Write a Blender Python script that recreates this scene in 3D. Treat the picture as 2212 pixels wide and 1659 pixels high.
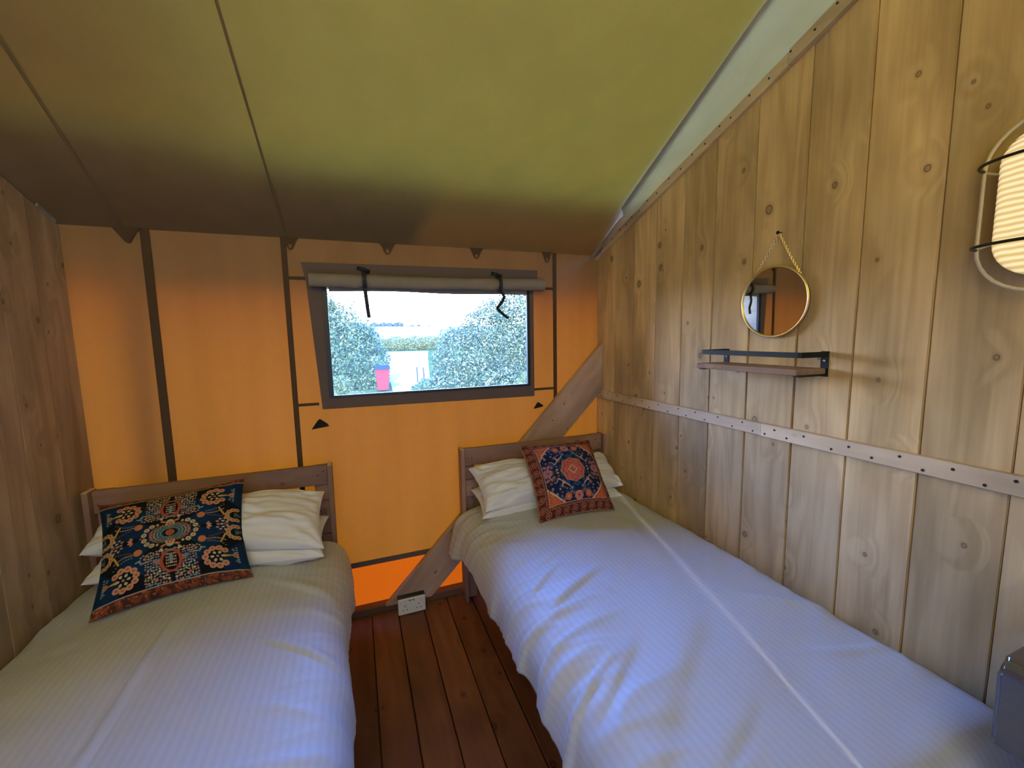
import bpy, bmesh, math, random
import numpy as np
from mathutils import Vector, Matrix, noise

random.seed(7)
rng = np.random.default_rng(11)
sc = bpy.context.scene
COL = sc.collection
for o in list(bpy.data.objects):
    bpy.data.objects.remove(o)

# ------------------------------------------------------------------ camera
H = 1.5                                   # eye height above the floor
cam_d = bpy.data.cameras.new('camera')
cam = bpy.data.objects.new('camera', cam_d)
COL.objects.link(cam)
r_ = Vector((0.93512829, -0.35384023, -0.01822577))
u_ = Vector((0.05707966, 0.09968247, 0.99338075))
f_ = Vector((0.34968128, 0.92997876, -0.11341298))
M = Matrix((r_, u_, -f_)).transposed().to_4x4()
M.translation = (0, 0, H)
cam.matrix_world = M
cam_d.sensor_width = 36.0
cam_d.lens = 36.0 * 895.837 / 2212
cam_d.clip_start = 0.02
cam_d.clip_end = 2000
sc.camera = cam

# ------------------------------------------------------------------ world, sun, exposure
SKY = 64.0
w = bpy.data.worlds.new('sky')
sc.world = w
w.use_nodes = True
nt = w.node_tree
nt.nodes.clear()
wo = nt.nodes.new('ShaderNodeOutputWorld')
bg = nt.nodes.new('ShaderNodeBackground')
tc = nt.nodes.new('ShaderNodeTexCoord')
sx = nt.nodes.new('ShaderNodeSeparateXYZ')
cr = nt.nodes.new('ShaderNodeValToRGB')
nt.links.new(tc.outputs['Generated'], sx.inputs[0])
nt.links.new(sx.outputs['Z'], cr.inputs[0])
nt.links.new(cr.outputs[0], bg.inputs[0])
nt.links.new(bg.outputs[0], wo.inputs[0])
bg.inputs[1].default_value = SKY
e = cr.color_ramp.elements
e[0].position = 0.0; e[0].color = (0.43, 0.44, 0.44, 1)
e[1].position = 0.85; e[1].color = (0.08, 0.20, 0.70, 1)
for p, c in ((0.10, (0.38, 0.46, 0.66)), (0.28, (0.14, 0.35, 1.0)), (0.5, (0.10, 0.27, 0.92))):
    n_ = e.new(p); n_.color = (*c, 1)

sun_d = bpy.data.lights.new('sun', 'SUN')
sun_d.energy = 45.0
sun_d.color = (1.0, 0.90, 0.74)
sun_d.angle = math.radians(0.6)
sun = bpy.data.objects.new('sun', sun_d)
COL.objects.link(sun)
sun_dir = Vector((-0.25, -0.85, 0.40)).normalized()       # towards the sun, low behind the tent
sun.rotation_euler = sun_dir.to_track_quat('Z', 'Y').to_euler()
sun.location = (-6, -20, 12)

sc.view_settings.view_transform = 'Standard'
sc.view_settings.look = 'None'
sc.view_settings.gamma = 1.0
sc.view_settings.use_curve_mapping = False
sc.view_settings.exposure = 0.0
cy = sc.cycles
cy.use_denoising = True
try:
    cy.denoiser = 'OPENIMAGEDENOISE'
except Exception:
    pass
cy.max_bounces = 8
cy.diffuse_bounces = 4
cy.glossy_bounces = 4
cy.transparent_max_bounces = 12
cy.sample_clamp_indirect = 12.0
cy.caustics_reflective = False
cy.caustics_refractive = False

# ------------------------------------------------------------------ helpers
def srgb(r, g, b):
    def f(c):
        c /= 255.0
        return c / 12.92 if c <= 0.04045 else ((c + 0.055) / 1.055) ** 2.4
    return (f(r), f(g), f(b))

def world_of(o):
    v = Vector((0, 0, 0))
    while o is not None:
        v += Vector(o.location)
        o = o.parent
    return v

def mesh_obj(name, me, mat, parent=None, smooth=False):
    if mat is not None:
        me.materials.append(mat)
    if smooth:
        me.polygons.foreach_set('use_smooth', [True] * len(me.polygons))
    o = bpy.data.objects.new(name, me)
    COL.objects.link(o)
    if parent is not None:
        o.parent = parent
        off = world_of(parent)
        me.transform(Matrix.Translation(-off))
    return o

def obj(name, bm, mat, parent=None, smooth=False):
    bmesh.ops.recalc_face_normals(bm, faces=bm.faces)
    me = bpy.data.meshes.new(name)
    bm.to_mesh(me)
    bm.free()
    return mesh_obj(name, me, mat, parent, smooth)

def share(src, parent, delta):
    """another piece with the same mesh, moved by delta (pieces under empties / wall meshes)"""
    o = src.copy()
    COL.objects.link(o)
    o.parent = parent
    o.location = Vector(src.location) + Vector(delta)
    return o

def thing(name, label, cat, loc, group=None):
    o = bpy.data.objects.new(name, None)
    COL.objects.link(o)
    o.empty_display_size = 0.05
    o.location = loc
    return tag(o, label, cat, group)

def tag(o, label, cat=None, group=None, kind=None):
    o['label'] = label
    if cat: o['category'] = cat
    if group: o['group'] = group
    if kind: o['kind'] = kind
    return o

def struct(name, loc, label):
    o = bpy.data.objects.new(name, None)
    COL.objects.link(o)
    o.location = loc
    o['kind'] = 'structure'
    o['label'] = label
    return o

def BM():
    return bmesh.new()

def box(bm, x0, x1, y0, y1, z0, z1, bev=0.0, seg=1):
    r = bmesh.ops.create_cube(bm, size=1.0)
    vs = r['verts']
    for v in vs:
        v.co = Vector(((x0 + x1) / 2 + v.co.x * (x1 - x0), (y0 + y1) / 2 + v.co.y * (y1 - y0), (z0 + z1) / 2 + v.co.z * (z1 - z0)))
    if bev:
        es = list({ed for v in vs for ed in v.link_edges})
        bmesh.ops.bevel(bm, geom=es, offset=bev, segments=seg, affect='EDGES', profile=0.5)
    return bm

def box1(x0, x1, y0, y1, z0, z1, bev=0.0, seg=1):
    return box(BM(), x0, x1, y0, y1, z0, z1, bev, seg)

def tube(bm, pts, r, seg=8, closed=False):
    pts = [Vector(p) for p in pts]
    n = len(pts)
    rings = []
    prev = None
    for i, p in enumerate(pts):
        if closed:
            t = (pts[(i + 1) % n] - pts[i - 1]).normalized()
        else:
            t = (pts[min(i + 1, n - 1)] - pts[max(i - 1, 0)]).normalized()
        if prev is None:
            a = Vector((0, 0, 1)) if abs(t.z) < 0.9 else Vector((1, 0, 0))
            nx = t.cross(a).normalized()
        else:
            nx = (prev - t * prev.dot(t)).normalized()
        prev = nx
        ny = t.cross(nx)
        rings.append([bm.verts.new(p + r * (math.cos(2 * math.pi * k / seg) * nx + math.sin(2 * math.pi * k / seg) * ny)) for k in range(seg)])
    m = n if closed else n - 1
    for i in range(m):
        a, b = rings[i], rings[(i + 1) % n]
        for k in range(seg):
            bm.faces.new((a[k], a[(k + 1) % seg], b[(k + 1) % seg], b[k]))
    if not closed:
        bm.faces.new(rings[0][::-1])
        bm.faces.new(rings[-1])
    return bm

def disc(bm, c, nrm, r, h, seg=16):
    """short cylinder whose back sits at c, pointing along nrm"""
    nrm = Vector(nrm).normalized()
    return tube(bm, [Vector(c), Vector(c) + nrm * h], r, seg)

def prism(bm, outline, d0, d1, axis='y'):
    """outline: list of 2-D points; extruded along the axis between d0 and d1"""
    def P(p, d):
        if axis == 'y': return (p[0], d, p[1])
        if axis == 'x': return (d, p[0], p[1])
        return (p[0], p[1], d)
    a = [bm.verts.new(P(p, d0)) for p in outline]
    b = [bm.verts.new(P(p, d1)) for p in outline]
    bm.faces.new(a)
    bm.faces.new(b[::-1])
    n = len(a)
    for i in range(n):
        bm.faces.new((a[i], b[i], b[(i + 1) % n], a[(i + 1) % n]))
    return bm

def ribbon(bm, pts, wdir, width, thick):
    pts = [Vector(p) for p in pts]
    wdir = Vector(wdir).normalized()
    rings = []
    for i, p in enumerate(pts):
        t = (pts[min(i + 1, len(pts) - 1)] - pts[max(i - 1, 0)]).normalized()
        n = t.cross(wdir).normalized()
        wv = n.cross(t).normalized()
        rings.append([bm.verts.new(p + sx_ * wv * width / 2 + sn * n * thick / 2) for sx_, sn in ((-1, -1), (1, -1), (1, 1), (-1, 1))])
    for a, b in zip(rings, rings[1:]):
        for k in range(4):
            bm.faces.new((a[k], a[(k + 1) % 4], b[(k + 1) % 4], b[k]))
    bm.faces.new(rings[0][::-1])
    bm.faces.new(rings[-1])
    return bm

def grid_mesh(name, A, uv=None, close_u=False):
    """A: (n, m, 3) array of points"""
    n, m = A.shape[:2]
    idx = np.arange(n * m).reshape(n, m)
    f = np.stack([idx[:-1, :-1], idx[1:, :-1], idx[1:, 1:], idx[:-1, 1:]], -1).reshape(-1, 4)
    if close_u:
        f = np.concatenate([f, np.stack([idx[-1, :-1], idx[0, :-1], idx[0, 1:], idx[-1, 1:]], -1).reshape(-1, 4)])
    me = bpy.data.meshes.new(name)
    me.vertices.add(n * m)
    me.vertices.foreach_set('co', A.reshape(-1).astype(np.float32))
    fast_faces(me, f)
    if uv is not None:
        l = me.uv_layers.new(name='UVMap')
        l.data.foreach_set('uv', uv.reshape(-1, 2)[f.reshape(-1)].astype(np.float32).reshape(-1))
    return me

def fast_faces(me, f):
    k = f.shape[1]
    me.loops.add(f.size)
    me.loops.foreach_set('vertex_index', f.reshape(-1).astype(np.int32))
    me.polygons.add(len(f))
    me.polygons.foreach_set('loop_start', np.arange(0, f.size, k, dtype=np.int32))
    me.update(calc_edges=True)
    me.validate()

def sstep(a, b, x):
    t = np.clip((x - a) / (b - a), 0, 1)
    return t * t * (3 - 2 * t)

def nz(P, s=1.0, seed=0.0):
    """Perlin noise for an array of points (..., 3)"""
    sh = P.shape[:-1]
    Q = P.reshape(-1, 3) * s + seed
    return np.array([noise.noise(q) for q in Q.tolist()]).reshape(sh)

def normals_of(A):
    du = np.gradient(A, axis=0)
    dv = np.gradient(A, axis=1)
    n = np.cross(du, dv)
    return n / (np.linalg.norm(n, axis=-1, keepdims=True) + 1e-9)

# ------------------------------------------------------------------ materials
def new_mat(name):
    m = bpy.data.materials.new(name)
    m.use_nodes = True
    n = m.node_tree
    n.nodes.clear()
    out = n.nodes.new('ShaderNodeOutputMaterial')
    return m, n, out

def plain(name, col, rough=0.6, metal=0.0, spec=0.5, var=0.08, scale=40.0):
    m, n, out = new_mat(name)
    b = n.nodes.new('ShaderNodeBsdfPrincipled')
    b.inputs['Roughness'].default_value = rough
    b.inputs['Metallic'].default_value = metal
    b.inputs['Specular IOR Level'].default_value = spec
    t = n.nodes.new('ShaderNodeTexCoord')
    nn = n.nodes.new('ShaderNodeTexNoise'); nn.inputs['Scale'].default_value = scale
    nn.inputs['Detail'].default_value = 3
    mr = n.nodes.new('ShaderNodeMapRange')
    mr.inputs['To Min'].default_value = 1 - var
    mr.inputs['To Max'].default_value = 1 + var
    mx = n.nodes.new('ShaderNodeMix'); mx.data_type = 'RGBA'; mx.blend_type = 'MULTIPLY'
    mx.inputs['Factor'].default_value = 1.0
    mx.inputs['A'].default_value = (*col, 1)
    n.links.new(t.outputs['Object'], nn.inputs['Vector'])
    n.links.new(nn.outputs['Fac'], mr.inputs['Value'])
    n.links.new(mr.outputs[0], mx.inputs['B'])
    n.links.new(mx.outputs['Result'], b.inputs['Base Color'])
    n.links.new(b.outputs[0], out.inputs[0])
    return m

def wood(name, light, dark, knot, axis='z', cross='y', rough=0.6, knots=0.9, knot_r=0.045, grain=0.6, var=0.34, kfreq=4.5):
    """grain along an axis, growth bands, knots; every piece gets its own offset"""
    m, n, out = new_mat(name)
    N, L = n.nodes.new, n.links.new
    b = N('ShaderNodeBsdfPrincipled')
    b.inputs['Roughness'].default_value = rough
    b.inputs['Specular IOR Level'].default_value = 0.25
    t = N('ShaderNodeTexCoord'); oi = N('ShaderNodeObjectInfo')
    ml = N('ShaderNodeMath'); ml.operation = 'MULTIPLY'; ml.inputs[1].default_value = 31.7
    L(oi.outputs['Random'], ml.inputs[0])
    cb = N('ShaderNodeCombineXYZ')
    for i in range(3): L(ml.outputs[0], cb.inputs[i])
    ad = N('ShaderNodeVectorMath'); ad.operation = 'ADD'
    L(t.outputs['Object'], ad.inputs[0]); L(cb.outputs[0], ad.inputs[1])
    def mapped(cross, along):
        mp = N('ShaderNodeMapping')
        s = [cross] * 3
        s['xyz'.index(axis)] = along
        mp.inputs['Scale'].default_value = s
        L(ad.outputs[0], mp.inputs['Vector'])
        return mp
    # knots first: their distance also bends the grain
    kv = N('ShaderNodeTexVoronoi'); kv.feature = 'F1'; kv.voronoi_dimensions = '2D'
    kv.inputs['Scale'].default_value = 1.0
    ksp = N('ShaderNodeSeparateXYZ'); L(ad.outputs[0], ksp.inputs[0])
    kcb = N('ShaderNodeCombineXYZ'); L(ksp.outputs[cross.upper()], kcb.inputs[0]); L(ksp.outputs[axis.upper()], kcb.inputs[1])
    ksc = N('ShaderNodeMapping'); ksc.inputs['Scale'].default_value = (kfreq, kfreq * 0.8, 1); L(kcb.outputs[0], ksc.inputs['Vector'])
    L(ksc.outputs[0], kv.inputs['Vector'])
    kcs = N('ShaderNodeSeparateColor'); L(kv.outputs['Color'], kcs.inputs[0])
    kvr = N('ShaderNodeMapRange'); kvr.inputs['To Min'].default_value = 0.8; kvr.inputs['To Max'].default_value = 3.2
    L(kcs.outputs[0], kvr.inputs['Value'])
    kdm = N('ShaderNodeMath'); kdm.operation = 'MULTIPLY'
    L(kv.outputs['Distance'], kdm.inputs[0]); L(kvr.outputs[0], kdm.inputs[1])
    kd = N('ShaderNodeMapRange'); kd.inputs['From Min'].default_value = 0.0; kd.inputs['From Max'].default_value = 0.28
    kd.inputs['To Min'].default_value = 1.0; kd.inputs['To Max'].default_value = 0.0
    L(kv.outputs['Distance'], kd.inputs['Value'])
    # grain noise, fine streaks
    g1 = N('ShaderNodeTexNoise'); g1.inputs['Scale'].default_value = 1.0; g1.inputs['Detail'].default_value = 6; g1.inputs['Roughness'].default_value = 0.6
    L(mapped(95, 3.5).outputs[0], g1.inputs['Vector'])
    # growth bands
    wv = N('ShaderNodeTexNoise'); wv.inputs['Scale'].default_value = 1.0; wv.inputs['Detail'].default_value = 2; wv.inputs['Distortion'].default_value = 0.6
    wm = mapped(9, 0.9)
    wa = N('ShaderNodeVectorMath'); wa.operation = 'ADD'
    L(wm.outputs[0], wa.inputs[0])
    ks = N('ShaderNodeMath'); ks.operation = 'MULTIPLY'; ks.inputs[1].default_value = 0.35
    L(kd.outputs[0], ks.inputs[0]); L(ks.outputs[0], wa.inputs[1])
    L(wa.outputs[0], wv.inputs['Vector'])
    si = N('ShaderNodeMath'); si.operation = 'MULTIPLY'; si.inputs[1].default_value = 26.0
    L(wv.outputs['Fac'], si.inputs[0])
    sn = N('ShaderNodeMath'); sn.operation = 'SINE'; L(si.outputs[0], sn.inputs[0])
    bmr = N('ShaderNodeMapRange'); bmr.inputs['From Min'].default_value = -1; bmr.inputs['From Max'].default_value = 1
    L(sn.outputs[0], bmr.inputs['Value'])
    mixf = N('ShaderNodeMath'); mixf.operation = 'MULTIPLY_ADD'; mixf.inputs[1].default_value = 0.30
    L(bmr.outputs[0], mixf.inputs[0])
    gm = N('ShaderNodeMath'); gm.operation = 'MULTIPLY'; gm.inputs[1].default_value = grain
    L(g1.outputs['Fac'], gm.inputs[0]); L(gm.outputs[0], mixf.inputs[2])
    base = N('ShaderNodeMix'); base.data_type = 'RGBA'
    base.inputs['A'].default_value = (*light, 1); base.inputs['B'].default_value = (*dark, 1)
    L(mixf.outputs[0], base.inputs['Factor'])
    # broad blotches of stain
    bl = N('ShaderNodeTexNoise'); bl.inputs['Scale'].default_value = 1.0; bl.inputs['Detail'].default_value = 3
    L(mapped(5, 1.6).outputs[0], bl.inputs['Vector'])
    blr = N('ShaderNodeMapRange'); blr.inputs['From Min'].default_value = 0.3; blr.inputs['From Max'].default_value = 0.7
    blr.inputs['To Min'].default_value = 1 - var; blr.inputs['To Max'].default_value = 1 + var * 0.6
    L(bl.outputs['Fac'], blr.inputs['Value'])
    # piece to piece difference
    pv = N('ShaderNodeMapRange'); pv.inputs['To Min'].default_value = 0.88; pv.inputs['To Max'].default_value = 1.10
    L(oi.outputs['Random'], pv.inputs['Value'])
    mm = N('ShaderNodeMath'); mm.operation = 'MULTIPLY'; L(blr.outputs[0], mm.inputs[0]); L(pv.outputs[0], mm.inputs[1])
    mul = N('ShaderNodeMix'); mul.data_type = 'RGBA'; mul.blend_type = 'MULTIPLY'; mul.inputs['Factor'].default_value = 1
    L(base.outputs['Result'], mul.inputs['A']); L(mm.outputs[0], mul.inputs['B'])
    # knot ring and core
    kr = N('ShaderNodeValToRGB')
    kr.color_ramp.elements[0].position = 0.0; kr.color_ramp.elements[0].color = (0.62, 0.62, 0.62, 1)
    kr.color_ramp.elements[1].position = knot_r * 2.4; kr.color_ramp.elements[1].color = (0, 0, 0, 1)
    for p_, v_ in ((knot_r * 0.72, 0.45), (knot_r * 0.88, 1.0), (knot_r * 1.1, 0.75), (knot_r * 1.3, 0.22)):
        q_ = kr.color_ramp.elements.new(p_); q_.color = (v_, v_, v_, 1)
    L(kdm.outputs[0], kr.inputs[0])
    kf = N('ShaderNodeMath'); kf.operation = 'MULTIPLY'; kf.inputs[1].default_value = knots
    L(kr.outputs[0], kf.inputs[0])
    km2 = N('ShaderNodeMix'); km2.data_type = 'RGBA'; km2.inputs['B'].default_value = (*knot, 1)
    L(kf.outputs[0], km2.inputs['Factor']); L(mul.outputs['Result'], km2.inputs['A'])
    L(km2.outputs['Result'], b.inputs['Base Color'])
    bp = N('ShaderNodeBump'); bp.inputs['Strength'].default_value = 0.25; bp.inputs['Distance'].default_value = 0.002
    L(mixf.outputs[0], bp.inputs['Height']); L(bp.outputs[0], b.inputs['Normal'])
    L(b.outputs[0], out.inputs[0])
    return m

def canvas(name, refl, trans, weave=900.0, bump=0.25, wr=1.6, wrd=0.02, var=0.10):
    """woven cloth that shows both the light that falls on it and the light behind it"""
    m, n, out = new_mat(name)
    N, L = n.nodes.new, n.links.new
    t = N('ShaderNodeTexCoord')
    wn = N('ShaderNodeTexNoise'); wn.inputs['Scale'].default_value = weave; wn.inputs['Detail'].default_value = 1
    L(t.outputs['Object'], wn.inputs['Vector'])
    big = N('ShaderNodeTexNoise'); big.inputs['Scale'].default_value = wr; big.inputs['Detail'].default_value = 4; big.inputs['Distortion'].default_value = 0.4
    L(t.outputs['Object'], big.inputs['Vector'])
    st = N('ShaderNodeMapping'); st.inputs['Scale'].default_value = (7, 7, 0.7)
    L(t.outputs['Object'], st.inputs['Vector'])
    sn = N('ShaderNodeTexNoise'); sn.inputs['Scale'].default_value = 1.0; sn.inputs['Detail'].default_value = 3
    L(st.outputs[0], sn.inputs['Vector'])
    mr = N('ShaderNodeMapRange'); mr.inputs['From Min'].default_value = 0.3; mr.inputs['From Max'].default_value = 0.7
    mr.inputs['To Min'].default_value = 1 - var; mr.inputs['To Max'].default_value = 1 + var
    ad = N('ShaderNodeMath'); ad.operation = 'ADD'; hf = N('ShaderNodeMath'); hf.operation = 'MULTIPLY'; hf.inputs[1].default_value = 0.5
    L(wn.outputs['Fac'], ad.inputs[0]); L(sn.outputs['Fac'], ad.inputs[1]); L(ad.outputs[0], hf.inputs[0]); L(hf.outputs[0], mr.inputs['Value'])
    def tint(c):
        mx = N('ShaderNodeMix'); mx.data_type = 'RGBA'; mx.blend_type = 'MULTIPLY'; mx.inputs['Factor'].default_value = 1
        mx.inputs['A'].default_value = (*c, 1); L(mr.outputs[0], mx.inputs['B'])
        return mx.outputs['Result']
    bp = N('ShaderNodeBump'); bp.inputs['Strength'].default_value = bump; bp.inputs['Distance'].default_value = wrd
    L(big.outputs['Fac'], bp.inputs['Height'])
    d = N('ShaderNodeBsdfDiffuse'); L(tint(refl), d.inputs['Color']); L(bp.outputs[0], d.inputs['Normal'])
    tr = N('ShaderNodeBsdfTranslucent'); L(tint(trans), tr.inputs['Color']); L(bp.outputs[0], tr.inputs['Normal'])
    mx = N('ShaderNodeMixShader'); mx.inputs[0].default_value = 0.5
    L(d.outputs[0], mx.inputs[1]); L(tr.outputs[0], mx.inputs[2])
    L(mx.outputs[0], out.inputs[0])
    return m

def linen(name, col, stripe=0.021, amt=0.05, rough=0.55):
    """white cotton with narrow satin stripes along the bed (UV in metres)"""
    m, n, out = new_mat(name)
    N, L = n.nodes.new, n.links.new
    b = N('ShaderNodeBsdfPrincipled')
    b.inputs['Roughness'].default_value = rough
    b.inputs['Specular IOR Level'].default_value = 0.25
    b.inputs['Sheen Weight'].default_value = 0.15
    uv = N('ShaderNodeTexCoord')
    s = N('ShaderNodeSeparateXYZ'); L(uv.outputs['UV'], s.inputs[0])
    mu = N('ShaderNodeMath'); mu.operation = 'MULTIPLY'; mu.inputs[1].default_value = 2 * math.pi / stripe
    L(s.outputs['X'], mu.inputs[0])
    si = N('ShaderNodeMath'); si.operation = 'SINE'; L(mu.outputs[0], si.inputs[0])
    mr = N('ShaderNodeMapRange'); mr.inputs['From Min'].default_value = -0.35; mr.inputs['From Max'].default_value = 0.35
    L(si.outputs[0], mr.inputs['Value'])
    mx = N('ShaderNodeMix'); mx.data_type = 'RGBA'
    mx.inputs['A'].default_value = (*[c * (1 - amt) for c in col], 1); mx.inputs['B'].default_value = (*col, 1)
    L(mr.outputs[0], mx.inputs['Factor'])
    L(mx.outputs['Result'], b.inputs['Base Color'])
    rr = N('ShaderNodeMapRange'); rr.inputs['To Min'].default_value = rough + 0.1; rr.inputs['To Max'].default_value = rough - 0.12
    L(mr.outputs[0], rr.inputs['Value']); L(rr.outputs[0], b.inputs['Roughness'])
    nn = N('ShaderNodeTexNoise'); nn.inputs['Scale'].default_value = 14; nn.inputs['Detail'].default_value = 5
    L(uv.outputs['Object'], nn.inputs['Vector'])
    bp = N('ShaderNodeBump'); bp.inputs['Strength'].default_value = 0.35; bp.inputs['Distance'].default_value = 0.006
    L(nn.outputs['Fac'], bp.inputs['Height']); L(bp.outputs[0], b.inputs['Normal'])
    L(b.outputs[0], out.inputs[0])
    return m

def printed(name):
    """cloth print: the colours are stored on the cushion's own points"""
    m, n, out = new_mat(name)
    N, L = n.nodes.new, n.links.new
    b = N('ShaderNodeBsdfPrincipled'); b.inputs['Roughness'].default_value = 0.85; b.inputs['Specular IOR Level'].default_value = 0.15
    a = N('ShaderNodeAttribute'); a.attribute_name = 'print'
    t = N('ShaderNodeTexCoord')
    nn = N('ShaderNodeTexNoise'); nn.inputs['Scale'].default_value = 350; nn.inputs['Detail'].default_value = 2
    L(t.outputs['Object'], nn.inputs['Vector'])
    bp = N('ShaderNodeBump'); bp.inputs['Strength'].default_value = 0.15; bp.inputs['Distance'].default_value = 0.001
    L(nn.outputs['Fac'], bp.inputs['Height']); L(bp.outputs[0], b.inputs['Normal'])
    L(a.outputs['Color'], b.inputs['Base Color'])
    L(b.outputs[0], out.inputs[0])
    return m

def leafy(name, c1, c2, c3, rough=0.55):
    m, n, out = new_mat(name)
    N, L = n.nodes.new, n.links.new
    g = N('ShaderNodeNewGeometry')
    rp = N('ShaderNodeValToRGB')
    rp.color_ramp.elements[0].color = (*c1, 1); rp.color_ramp.elements[1].color = (*c3, 1)
    q = rp.color_ramp.elements.new(0.6); q.color = (*c2, 1)
    L(g.outputs['Random Per Island'], rp.inputs[0])
    b = N('ShaderNodeBsdfPrincipled'); b.inputs['Roughness'].default_value = rough; b.inputs['Specular IOR Level'].default_value = 0.12
    tr = N('ShaderNodeBsdfTranslucent')
    L(rp.outputs[0], b.inputs['Base Color']); L(rp.outputs[0], tr.inputs['Color'])
    mx = N('ShaderNodeMixShader'); mx.inputs[0].default_value = 0.3
    L(b.outputs[0], mx.inputs[1]); L(tr.outputs[0], mx.inputs[2]); L(mx.outputs[0], out.inputs[0])
    return m

PINE = (0.70, 0.495, 0.24); PINE_D = (0.39, 0.24, 0.095); KNOT = (0.075, 0.035, 0.015)
M_plank = wood('pine_plank', PINE, PINE_D, KNOT, 'z')
M_plank_shaded = wood('pine_plank_shaded', (0.58, 0.42, 0.26), (0.31, 0.20, 0.11), KNOT, 'z', knot_r=0.05)  # darker copy of the pine; the left wall's shade is put into its colour
M_trim = wood('pine_batten', (0.70, 0.53, 0.33), (0.52, 0.37, 0.21), KNOT, 'y', 'z', knots=0.3)
M_brace = wood('pine_brace', (0.56, 0.38, 0.27), (0.36, 0.23, 0.16), KNOT, 'x', 'z', knots=0.8)
M_bed = wood('stained_bed_wood', (0.36, 0.215, 0.155), (0.24, 0.13, 0.09), KNOT, 'x', 'z', knots=0.7, knot_r=0.05)
M_post = wood('stained_bed_post', (0.36, 0.215, 0.155), (0.24, 0.13, 0.09), KNOT, 'z', 'x', knots=0.5)
M_cut = plain('sawn_end_grain', (0.62, 0.46, 0.28), 0.7)
M_board = wood('floor_board', (0.23, 0.095, 0.045), (0.11, 0.04, 0.02), (0.015, 0.007, 0.004), 'y', 'x', rough=0.5, knots=0.95, knot_r=0.06, var=0.4)
M_back = plain('dark_backing', (0.10, 0.065, 0.04), 0.9)
M_sill = wood('base_timber', (0.20, 0.11, 0.065), (0.11, 0.055, 0.03), KNOT, 'x', 'z', knots=0.3)
M_wallcloth = canvas('sand_canvas_wall', (0.58, 0.33, 0.16), (0.118, 0.0205, 0.0003), var=0.14)
M_skirt = canvas('orange_ground_skirt', (0.60, 0.16, 0.02), (0.25, 0.024, 0.0004), var=0.05)
M_roof = canvas('olive_roof_canvas', (0.42, 0.29, 0.14), (0.034, 0.0158, 0.0009), wr=2.2, wrd=0.03, bump=0.4, var=0.08)
M_flap = canvas('grey_white_canvas', (0.66, 0.62, 0.55), (0.042, 0.0245, 0.0048), wr=4.0, wrd=0.03, bump=0.5)
M_shade_sheet = canvas('shade_sheet', (0.32, 0.27, 0.20), (0.008, 0.005, 0.003))  # near-opaque cloth for the added shading sheets over the roof
M_tape = plain('brown_webbing', (0.12, 0.085, 0.072), 0.9, var=0.15, scale=300)
M_seam = plain('canvas_seam', (0.075, 0.042, 0.02), 0.95, var=0.12, scale=300)
M_gasket = plain('black_gasket', (0.012, 0.013, 0.017), 0.5)
M_blind = canvas('rolled_blind_canvas', (0.48, 0.40, 0.32), (0.03, 0.027, 0.016), wr=9, wrd=0.01, bump=0.4)
M_strap = plain('black_webbing', (0.012, 0.014, 0.022), 0.7, scale=400)
M_velcro = plain('black_velcro', (0.006, 0.006, 0.007), 0.95, scale=500)
M_screw = plain('dark_screw', (0.035, 0.028, 0.022), 0.45, metal=0.6)
M_screw_bright = plain('bright_screw', (0.6, 0.6, 0.58), 0.3, metal=1.0)
M_black = plain('black_powder_coat', (0.010, 0.013, 0.013), 0.55, spec=0.2)
M_brass = plain('brass', (0.83, 0.60, 0.24), 0.28, metal=1.0, var=0.05)
M_mirror = plain('mirror_glass', (0.66, 0.64, 0.60), 0.015, metal=1.0, var=0.0)
M_shelf = wood('weathered_shelf', (0.34, 0.22, 0.14), (0.14, 0.08, 0.05), KNOT, 'y', 'x', rough=0.75, knots=0.4)
M_linen = linen('white_striped_cotton', (0.50, 0.52, 0.55))
M_pillow = linen('white_pillow_cotton', (0.72, 0.71, 0.69), amt=0.05)
M_matt = plain('mattress_ticking', (0.55, 0.52, 0.47), 0.9)
M_print = printed('printed_velvet')
M_plastic = plain('white_plastic', (0.74, 0.72, 0.66), 0.35, var=0.02)
M_slot = plain('socket_slot', (0.02, 0.02, 0.02), 0.6)
M_gun = plain('dark_lamp_metal', (0.045, 0.038, 0.032), 0.35, metal=0.8)
M_cream = plain('lamp_base_and_ring_glow', (0.55, 0.47, 0.34), 0.4)  # also on the cage ring and stays, where the cream stands for lamp light
M_grey = plain('grey_enamel', (0.20, 0.20, 0.205), 0.27, metal=0.9, var=0.1, scale=200)
M_grass = plain('meadow', (0.020, 0.034, 0.012), 1.0, spec=0.0, var=0.35, scale=1.5)
M_field = plain('pale_field', (0.085, 0.078, 0.068), 1.0, spec=0.0, var=0.1, scale=0.05)
M_path = plain('pale_gravel', (0.14, 0.13, 0.12), 1.0, spec=0.0, var=0.12, scale=8)
M_red = plain('red_plastic', (0.085, 0.009, 0.013), 0.9, spec=0.0)
M_lid = plain('blue_grey_plastic', (0.006, 0.011, 0.022), 0.95, spec=0.0)
M_wheel = plain('black_rubber', (0.004, 0.004, 0.004), 0.8)
M_stake = plain('grey_stake', (0.006, 0.006, 0.006), 0.9)
M_bark = plain('bark', (0.02, 0.015, 0.01), 0.9, scale=20)
M_leaf_a = leafy('leaf_blue_green', (0.008, 0.020, 0.009), (0.024, 0.050, 0.022), (0.085, 0.130, 0.062))
M_leaf_b = leafy('leaf_grey_green', (0.010, 0.022, 0.011), (0.032, 0.054, 0.028), (0.110, 0.140, 0.080))
M_leaf_c = leafy('leaf_yellow_green', (0.022, 0.034, 0.008), (0.050, 0.066, 0.016), (0.10, 0.105, 0.034))
M_leaf_far = leafy('leaf_far_hazed', (0.016, 0.030, 0.036), (0.024, 0.044, 0.052), (0.034, 0.056, 0.062))  # blue of distance haze put into the leaf colour
M_petal = plain('white_petal', (0.16, 0.155, 0.15), 0.8, scale=3)

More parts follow.
